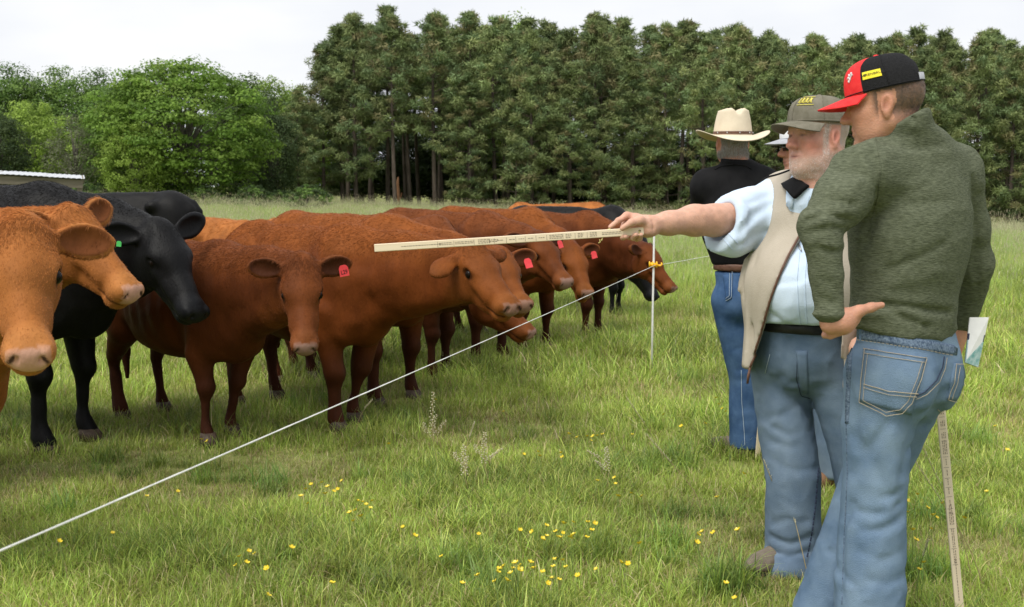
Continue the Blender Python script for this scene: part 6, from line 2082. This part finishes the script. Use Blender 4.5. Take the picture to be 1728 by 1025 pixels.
    K.cone(pts['sh_l'] + np.array([0, -.005, -.02]), pts['sh_l'] + np.array([-.05, .2, -.15]), .092, .12, k=.008, sub=True)
    K.cone(n0 + np.array([.01, 0, -.02]), n0 + np.array([.05, 0, .2]), .085, .10, k=.008, sub=True)
    K.half((.05, 0, .735), (.24, -.10, -1), k=.008)
    vo = P.part('vest', K, M_vest)
    # dark piping and zip along the right front edge, dark armhole trim
    ed = []
    for z in np.linspace(.78, 1.40, 44):
        y = float(np.interp(z, zz, er)) - .002
        xs = np.linspace(.40, .0, 200); d = K_keep.sample(np.stack([xs, np.full(200, y - .006), np.full(200, z)], 1))
        hit = np.argmax(d < 0)
        if (d < 0).any(): ed.append((xs[hit] - .004, y, z))
    if len(ed) > 4:
        MB().tube(ed, .0045, 6).build('zip_edge', M_leather, vo)
        a = np.array(ed[0])
        MB().tube([a, a + np.array([.004, -.004, -.03]), a + np.array([.006, -.006, -.06])], [.004, .0055, .0045], 6).build('zip_pull', M_leather, vo)
    dv = unit(s1 - pts['sh_r']); e1 = unit(np.cross(dv, [0, 0, 1.0])); e2 = np.cross(e1, dv)
    ca = pts['sh_r'] + dv * .030
    an = np.linspace(-2.3, 2.3, 30)
    O = np.array([ca + (e2 * math.cos(a) - e1 * math.sin(a)) * .19 + dv * .012 * math.cos(a) for a in an])
    Dn = np.array([-(e2 * math.cos(a) - e1 * math.sin(a)) for a in an])
    tp = K.shoot(O, Dn, 40, .001)
    MB().tube(tp, .005, 6).build('armhole_trim', M_blackcloth, vo)
    # turned-out black collar lining of the vest
    P.sheet(G, 'vest_collar', [(1323, 314), (1346, 302), (1366, 316), (1343, 336)], M_blackcloth, 9, 9, .016, vo)
    # cap
    cc = hc + u * .047 - f * .006
    cr, pt, (cf, cl, cu) = cap(P, cc, hax, .120, .099, .098, M_olive, M_olive, M_olive, brim=.074, front_deg=85, droop=3.4, tilt=R(-2), button=M_olive, blen=66)
    for k_ in range(7):                                                     # embroidered yellow letters, read only in part
        a = .16 + k_ * .085
        line = [(a, .42), (a + .02, .60), (a + .045, .44), (a + .06, .62)] if k_ % 2 else [(a, .44), (a, .62), (a + .05, .60), (a + .02, .52), (a + .055, .43)]
        MB().tube([pt(x, y, .002) for x, y in line], .0016, 5).build('embroidered_letter', M_yelthread, cr)
    for yy in (.38, .67):
        MB().tube([pt(x, yy, .0018) for x in np.linspace(.14, .80, 14)], .0014, 5).build('embroidered_line', M_yelthread, cr)
    # boots
    toe = L(1262, 985, 4.08)
    a = pts['ank_r']
    shoe(P, np.array([a[0] - .055, a[1] + .005, 0]), np.array([toe[0], toe[1], 0]), M_suede, M_sole, h=.09, w=.050)
    a = pts['ank_l']
    shoe(P, np.array([a[0] - .06, a[1], 0]), np.array([a[0] + .22, a[1] + .06, 0]), M_suede, M_sole, h=.09)
    # spectacles cord clip on the shirt front
    q = P.ray(G, [(1346, 412), (1350, 418), (1352, 426), (1348, 420)], .006)
    MB().tube(np.concatenate([q, q[:1]]), .0018, 6).build('clip', M_metal, so)
    return P


# ---------------- man in the cowboy hat
def man_hat():
    P = Person((1.255, 5.98), 96, 'man in cream cowboy hat and black shirt seen from behind')
    L = P.L
    hc = L(1236, 238, 5.96); hax = P.axes(96, R(2))
    pts = dict(pelvis=np.array([0, .02, .92]), chest=np.array([.0, .05, 1.28]), neck0=np.array([-.01, .06, 1.52]),
               sh_l=L(1194, 314, 5.97), sh_r=L(1286, 312, 6.0), hip_l=np.array([-.01, .10, .86]), hip_r=np.array([-.01, -.09, .86]),
               knee_l=L(1258, 640, 5.99), ank_l=L(1258, 752, 6.0), knee_r=np.array([.03, -.16, .48]), ank_r=np.array([.02, -.22, .07]))
    el_l, el_r = L(1188, 358, 6.12), L(1302, 372, 6.10)
    F = Field(axis_pts(-.35, .5, .016, [(hc[0] - .14, hc[0] + .14, .006)]), axis_pts(-.45, .50, .016, [(hc[1] - .12, hc[1] + .12, .006)]), axis_pts(-.02, 1.9, .018, [(hc[2] - .16, hc[2] + .14, .006)]))
    limb_body(F, pts)
    f, l, u = hax
    head_sdf(F, hc, hax, 1.0)
    F.cone(hc - f * .03 - u * .05, pts['neck0'] - np.array([0, 0, .03]), .064, .068, k=.03)
    for el, sh, wr in ((el_l, pts['sh_l'], np.array([.30, -.05, 1.22])), (el_r, pts['sh_r'], np.array([.30, .14, 1.26]))):
        F.chain([sh, el, wr], [.055, .048, .034], k=.03)
        for i in range(4): F.chain([wr, wr + np.array([.01, (-.05 if el is el_l else .05), .03 - i * .018]), wr + np.array([-.02, (-.08 if el is el_l else .08), .03 - i * .018])], [.020, .011, .009], k=.008)
        F.chain([wr, wr + np.array([-.01, 0, .05])], [.018, .010], k=.01)
    V, Q = F.mesh()
    c = head_colour(V, hc, hax, 1.0, (.52, .24, .155), .5, hair=(.22, .20, .185), hair_z=(-.078, -.055))
    obj('body', mesh_data('body', V, Q, M_skin, True, c), P.root)
    h = (V - hc) @ np.array(hax).T
    wg = (np.linalg.norm(h, axis=1) < .16) * smooth01(.03, .0, h[:, 0]) * smooth01(-.085, -.065, h[:, 2]) * (h[:, 2] < .02)
    for sd in (1, -1): wg = wg * (1 - ((np.abs(h[:, 0] + .012) < .03) & (np.abs(h[:, 2] + .006) < .045) & (h[:, 1] * sd > .068)))
    strands_on(P, 'hair', V, Q, wg + 1e-9, 4000, -u, .022, .0009, (.34, .32, .30), 7, .18)
    # jeans
    J = Field(axis_pts(-.25, .28, .012), axis_pts(-.36, .30, .012), axis_pts(-.01, 1.05, .012))
    J.cone((0, .0, .92), (0, .02, 1.02), .165, .160, k=.04, flat=((1, 0, 0), .72))
    for sd in (1, -1): J.ell((-.055, sd * .078, .86), (.105, .092, .12), k=.05)
    jeans_legs(J, pts, .100, .088, .090, k=.04)
    J.fold([(-.16, 0, .95), (-.16, 0, .82), (-.08, 0, .74)], .014, .016)
    for z in (.62, .50, .44, .28, .22, .14):
        kk = pts['knee_l']
        J.fold([(kk[0] - .09, kk[1] - .08, z), (kk[0] - .10, kk[1], z + .012), (kk[0] - .08, kk[1] + .08, z - .014)], .009, .014)
    cloth_noise(J, .005, 9, (1, 1, .8), 43)
    J.half((0, 0, 1.015), (0, 0, 1)); J.half((0, 0, .055), (0, 0, -1))
    jo = P.part('jeans', J, M_denim_dark)
    st = lambda line, m=M_thread_pale, r=.0014, off=.003: P.stitch(J, 'stitching', line, m, r, off, parent=jo)
    P.sheet(J, 'back_pocket', [(1220, 457), (1236, 457), (1235, 503), (1226, 508)], M_denim_dark, 8, 8, .005, jo)
    st([(1220, 458), (1236, 458)], off=.008, r=.0018); st([(1236, 458), (1235, 503), (1226, 508)], off=.008); st([(1232, 462), (1232, 500), (1226, 504)], off=.008)
    st([(1222, 449), (1250, 451), (1285, 446)]); st([(1260, 436), (1260, 470), (1268, 500)], M_thread_pale, .0018)
    st([(1251, 625), (1252, 680), (1256, 730), (1257, 752)], M_thread_pale, .0016)
    P.sheet(J, 'waistband', [(1223, 440), (1290, 436), (1290, 446), (1223, 449)], M_denim_dark, 14, 3, .004, jo)
    B = Field(axis_pts(-.2, .2, .012), axis_pts(-.22, .24, .012), axis_pts(.98, 1.10, .008))
    B.cone((0, .01, .95), (0, .02, 1.12), .172, .170, k=.01, flat=((1, 0, 0), .73)); B.half((0, 0, 1.06), (0, 0, 1)); B.half((0, 0, 1.018), (0, 0, -1))
    P.part('belt', B, M_leather)
    # shirt
    G = Field(axis_pts(-.30, .40, .011), axis_pts(-.44, .46, .011), axis_pts(1.0, 1.66, .011))
    G.chain([(0, .02, 1.08), (0, .04, 1.22), (-.01, .05, 1.36)], [.172, .190, .200], k=.05, flat=((1, 0, 0), .70))
    G.ell((-.05, .05, 1.32), (.11, .18, .18), k=.06)
    G.cone(pts['sh_l'], pts['sh_r'], .078, .078, k=.06)
    for s_ in ('sh_l', 'sh_r'): G.cone(pts['neck0'] + np.array([0, 0, .005]), pts[s_], .075, .072, k=.06)
    for el, sh in ((el_l, pts['sh_l']), (el_r, pts['sh_r'])):
        G.cone(sh, sh * .25 + el * .75, .082, .078, k=.04)
    G.cone(pts['neck0'], hc - f * .035 - u * .085, .080, .072, k=.02)
    G.half(hc - u * .092, u, k=.006)
    G.half((0, 0, 1.045), (0, 0, -1), k=.01)
    for z, a in ((1.10, .010), (1.15, -.008), (1.19, .008)):
        G.fold([(-.14, -.10, z), (-.15, .04, z - .02), (-.13, .18, z + .015)], a, .016)
    G.fold([(-.12, .20, 1.44), (-.13, .17, 1.30), (-.12, .19, 1.18)], .010, .014)
    G.fold([(-.12, -.14, 1.42), (-.14, -.10, 1.30), (-.13, -.12, 1.18)], .010, .014)
    cloth_noise(G, .005, 8, (1, 1, 1), 53)
    go = P.part('shirt', G, M_blackcloth)
    P.stitch(G, 'collar_seam', [(1206, 287), (1220, 280), (1240, 277), (1258, 280), (1268, 286)], M_blackcloth, .003, .002, parent=go)
    # cowboy hat
    ho = empty('cowboy_hat', (0, 0, 0)); ho.parent = P.root
    c0 = hc + u * .030
    def brim_pt(a, r):
        x, y = math.cos(a), math.sin(a)
        rr = r
        side = abs(y) ** 2.2
        e = max(r - 1.0, 0)
        ax_ = (.120 + .070 * e / .9); ay = (.097 + .095 * e / .9)
        z = .036 * (e / .9) ** 1.6 * side - .020 * (e / .9) * (x * x) - .010 * (e / .9)
        return c0 + f * (x * ax_) + l * (y * ay) + u * z
    n = 56
    rs_ = np.linspace(1.0, 1.9, 9)
    V = [brim_pt(2 * math.pi * i / n, r) + u * o for o in (0, -.004) for r in rs_ for i in range(n)]
    k = 9 * n
    Fc = []
    for j in range(8):
        for i in range(n):
            a, b = j * n + i, j * n + (i + 1) % n
            Fc += [(a, a + n, b + n, b), (k + a, k + b, k + b + n, k + a + n)]
    Fc += [(8 * n + i, k + 8 * n + i, k + 8 * n + (i + 1) % n, 8 * n + (i + 1) % n) for i in range(n)]
    obj('brim', mesh_data('brim', V, Fc, M_felt), ho)
    V = []
    ts = np.linspace(0, 1, 15)
    for t in ts:
        for i in range(n):
            a = 2 * math.pi * i / n; x, y = math.cos(a), math.sin(a)
            g = (1 - .30 * t ** 1.5) if t < .8 else (1 - .30 * .8 ** 1.5) * max(0.0, 1 - ((t - .8) / .2) ** 1.7)
            hz = .128 * min(1, t / .8) ** .95
            px, py = .121 * x * g, .098 * y * g
            top = smooth01(.62, .86, t)
            crease = math.exp(-(py / .017) ** 2) * .026 * top                   # centre dent
            pinch = math.exp(-((px - .07) / .04) ** 2) * .012 * top
            edge = math.exp(-((abs(py) - .034) / .02) ** 2) * .010 * top
            V.append(c0 + f * px + l * py + u * (hz - crease - pinch + edge))
    Fc = [(j * n + i, j * n + (i + 1) % n, (j + 1) * n + (i + 1) % n, (j + 1) * n + i) for j in range(14) for i in range(n)]
    obj('crown', mesh_data('crown', V, Fc, M_felt), ho)
    bn = [c0 + f * .1230 * math.cos(a) + l * .0998 * math.sin(a) + u * z for z in (.004, .018) for a in np.linspace(0, 2 * math.pi, n, endpoint=False)]
    obj('hat_band', mesh_data('hat_band', bn, [(i, (i + 1) % n, n + (i + 1) % n, n + i) for i in range(n)], M_leather), ho)
    for a in (math.pi * .80, math.pi * 1.0, math.pi * 1.2, math.pi * .62, math.pi * 1.38):
        v, fc = uvsphere(c0 + f * .124 * math.cos(a) + l * .101 * math.sin(a) + u * .011, .0045, 8, 6)
        obj('stud', mesh_data('stud', v, fc, M_metal), ho)
    for s_ in ('l', 'r'):
        a = pts['ank_' + s_]
        yv = .06 if s_ == 'l' else -.05
        shoe(P, np.array([a[0] - .07, a[1], 0]), np.array([a[0] + .20, a[1] + yv * 2.2, 0]), M_suede, M_sole, h=.085)
    return P


# ---------------- man in the white cap, half hidden
def man_cap():
    P = Person((1.53, 5.45), 200, 'man in white and grey cap and dark glasses, mostly hidden behind the vest')
    L = P.L
    hc = L(1356, 248, 5.40); hax = P.axes(186, R(-4))
    pts = dict(pelvis=np.array([0, 0, .90]), chest=np.array([0, 0, 1.24]), neck0=np.array([-.01, .0, 1.48]), sh_l=np.array([0, .19, 1.43]), sh_r=np.array([0, -.19, 1.43]),
               hip_l=np.array([0, .10, .84]), hip_r=np.array([0, -.10, .84]), knee_l=np.array([.03, .11, .47]), ank_l=np.array([.0, .12, .07]), knee_r=np.array([.03, -.11, .47]), ank_r=np.array([.0, -.10, .07]))
    F = Field(axis_pts(-.3, .5, .016, [(hc[0] - .14, hc[0] + .14, .006)]), axis_pts(-.4, .4, .016, [(hc[1] - .12, hc[1] + .12, .006)]), axis_pts(-.02, 1.85, .018, [(hc[2] - .16, hc[2] + .14, .006)]))
    limb_body(F, pts)
    f, l, u = hax
    head_sdf(F, hc, hax, 1.0, nose=1.1)
    F.cone(hc - f * .03 - u * .05, pts['neck0'] - np.array([0, 0, .03]), .064, .068, k=.03)
    for sd in (1, -1):
        el = np.array([-.06, sd * .27, 1.15]) if sd < 0 else np.array([-.05, .30, 1.17])
        wr = np.array([.16, -.16, 1.02]) if sd < 0 else np.array([.12, .335, 1.08])
        F.chain([pts['sh_l' if sd > 0 else 'sh_r'], el, wr], [.052, .045, .032], k=.03)
        for i in range(4): F.chain([wr, wr + np.array([.06, -sd * .03, .02 - i * .018]), wr + np.array([.07, -sd * .06, .02 - i * .018])], [.018, .011, .009], k=.008)
        F.chain([wr, wr + np.array([.04, -sd * .02, .045])], [.016, .010], k=.01)
    V, Q = F.mesh()
    c = head_colour(V, hc, hax, 1.0, (.52, .26, .18), .6, hair=(.40, .38, .36), hair_z=(-.05, -.01))
    obj('body', mesh_data('body', V, Q, M_skin, True, c), P.root)
    cap(P, hc + u * .046 - f * .006, hax, .116, .093, .090, M_white, M_greycloth, M_greycloth, brim=.078, front_deg=70, droop=2.4, tilt=R(3), button=M_white)
    # wrap-round glasses
    b = MB()
    lens = [hc + f * (.104 - .9 * y * y * 4) + l * y + u * z for z in (.020, -.014) for y in np.linspace(-.066, .066, 13)]
    b.add(lens, [(i, i + 1, 13 + i + 1, 13 + i) for i in range(12)])
    g = b.build('sunglasses', M_glass, P.root)
    g.modifiers.new('thick', 'SOLIDIFY').thickness = .003
    for sd in (1, -1):
        MB().tube([hc + f * .086 + l * sd * .066 + u * .014, hc + f * .03 + l * sd * .080 + u * .010, hc - f * .015 + l * sd * .084 + u * .004], .0035, 6).build('temple', M_glass, g)
    J = Field(axis_pts(-.25, .28, .014), axis_pts(-.32, .32, .014), axis_pts(-.01, 1.02, .014))
    J.cone((0, 0, .90), (0, 0, 1.0), .170, .168, k=.04, flat=((1, 0, 0), .75))
    jeans_legs(J, pts, .105, .088, .092, k=.04)
    J.half((0, 0, .06), (0, 0, -1)); cloth_noise(J, .005, 9, seed=63)
    P.part('trousers', J, M_denim_pale)
    G = Field(axis_pts(-.30, .32, .013), axis_pts(-.40, .40, .013), axis_pts(.90, 1.60, .013))
    G.chain([(0, 0, .98), (.02, 0, 1.12), (0, 0, 1.32)], [.178, .190, .195], k=.05, flat=((1, 0, 0), .74))
    G.cone(pts['sh_l'], pts['sh_r'], .078, .078, k=.06)
    for s_, sd in (('sh_l', 1), ('sh_r', -1)):
        G.cone(pts['neck0'], pts[s_], .072, .072, k=.06)
        G.cone(pts[s_], np.array([-.05, sd * .26, 1.20]), .080, .074, k=.04)
    G.cone(pts['neck0'], hc - f * .03 - u * .09, .080, .074, k=.02); G.half(hc - u * .098, u, k=.006)
    G.half((0, 0, .95), (0, 0, -1)); cloth_noise(G, .005, 8, seed=73)
    P.part('shirt', G, M_greycloth)
    for s_ in ('l', 'r'):
        a = pts['ank_' + s_]
        shoe(P, np.array([a[0] - .07, a[1], 0]), np.array([a[0] + .21, a[1], 0]), M_brownshoe, M_sole)
    # blue folder he carries, glimpsed under the green elbow
    p = at(1426, 430, 5.05)
    fo = empty('folder', p, R(20), 'bright blue folder glimpsed between green sleeve and fleece', 'folder')
    MB().box((0, 0, 0), (.085, .006, .12)).build('cover', M_blue, fo, smooth=False)
    MB().box((.002, .0, .002), (.084, .004, .122)).build('page', M_paper, fo, smooth=False)
    return P


def measuring_stick(a, b, label, marks=True, up=(0, 0, 1), cord=True, wd=.0135, face=None):
    """flat wooden measuring stick from a to b (world)"""
    a = np.asarray(a, float); b = np.asarray(b, float)
    x = unit(b - a); n = unit(np.asarray(face if face is not None else (0, -1, 0)) - x * float(x @ np.asarray(face if face is not None else (0, -1, 0))))
    z = np.cross(x, n); z = z if z[2] > 0 or abs(z[2]) < .3 else -z
    y = np.cross(z, x)
    Ln = np.linalg.norm(b - a)
    root = empty('measuring_stick', a, 0, label, 'measuring stick', 'wooden measuring sticks')
    root.rotation_euler = frame_matrix((0, 0, 0), x, y, z).to_euler()
    nf = -1 if float(y @ n) < 0 else 1
    # bevelled bar
    t = .0042
    prof = [(-t, -wd + .002), (-t + .0015, -wd), (t - .0015, -wd), (t, -wd + .002), (t, wd - .002), (t - .0015, wd), (-t + .0015, wd), (-t, wd - .002)]
    V = [(xx, p, q) for xx in (0, Ln) for p, q in prof]
    Fc = [tuple(range(8)), tuple(range(15, 7, -1))] + [(i, 8 + i, 8 + (i + 1) % 8, (i + 1) % 8) for i in range(8)]
    MB().add(V, Fc).build('bar', M_wood, root, smooth=False)
    fy = nf * (t + .0004)
    if marks:
        rs = np.random.RandomState(5)
        def mk(x0, x1, z0, z1):
            MB().box(((x0 + x1) / 2, fy, (z0 + z1) / 2), ((x1 - x0) / 2, .0003, (z1 - z0) / 2)).build('printed_mark', M_print, root, smooth=False)
        for fr in (.235, .295, .37, .445, .49, .525, .56, .60, .64, .70, .745, .79):
            mk(fr * Ln - .0006, fr * Ln + .0006, -.010, .008)
        # rows of fine print as blocks of short words
        for fr, wd_, rows in ((.10, .14, 1), (.24, .045, 2), (.30, .03, 2), (.335, .03, 2), (.385, .04, 3), (.425, .03, 2), (.455, .02, 1), (.50, .018, 1), (.535, .018, 1), (.57, .018, 1), (.61, .018, 1), (.65, .045, 3), (.71, .018, 3), (.755, .018, 3), (.80, .022, 3), (.845, .065, 2)):
            for r_ in range(rows):
                zc = (rows - 1) * .0028 - r_ * .0056
                xx = fr * Ln
                while xx < (fr * Ln + wd_):
                    w = rs.uniform(.004, .010)
                    mk(xx, min(xx + w, fr * Ln + wd_ + .002), zc - .0011, zc + .0011); xx += w + .0025
    if cord:
        e = Ln - .014
        MB().tube([(e, fy * 1.6, .003), (e - .004, fy * 2.4, -.004), (e + .002, fy * 2.2, -.010), (e, fy * .5, -.016)], .0016, 6).build('cord', M_cord, root)
        pts = [(e - .10, -fy, .016), (e - .12, -fy * 2, .008), (e - .130, -fy, -.016), (e - .135, fy * 2, -.024), (e - .142, fy * 2.4, -.020), (e - .139, fy * 2, -.028), (e - .146, fy * 2, -.032)]
        MB().tube(pts, .0022, 6).build('cord_knot', M_cord, root)
        v, fc = uvsphere((e + .0, fy, .0015), (.004, .0008, .004), 10, 6)
        obj('hole', mesh_data('hole', v, fc, M_ink), root)
    return root


M_print = mat('grey_print', (.20, .16, .12), (.28, .23, .18), rough=.7)
man_green()
man_vest()
man_hat()
man_cap()
measuring_stick(at(632, 419, 3.925), at(1086, 390, 3.932), 'pale wooden measuring stick pointed over the cattle backs')
_g = at(1621, 1085, 3.60); _g[2] = 0.0
measuring_stick(_g, at(1580, 610, 3.70), 'wooden measuring stick planted in the grass behind the green fleece man', cord=False, wd=.0145)
_g = at(1279, 735, 5.90); _g[2] = .02
measuring_stick(_g, at(1298, 540, 5.75), 'wooden measuring stick standing beside the dark blue jeans', marks=False, cord=False)
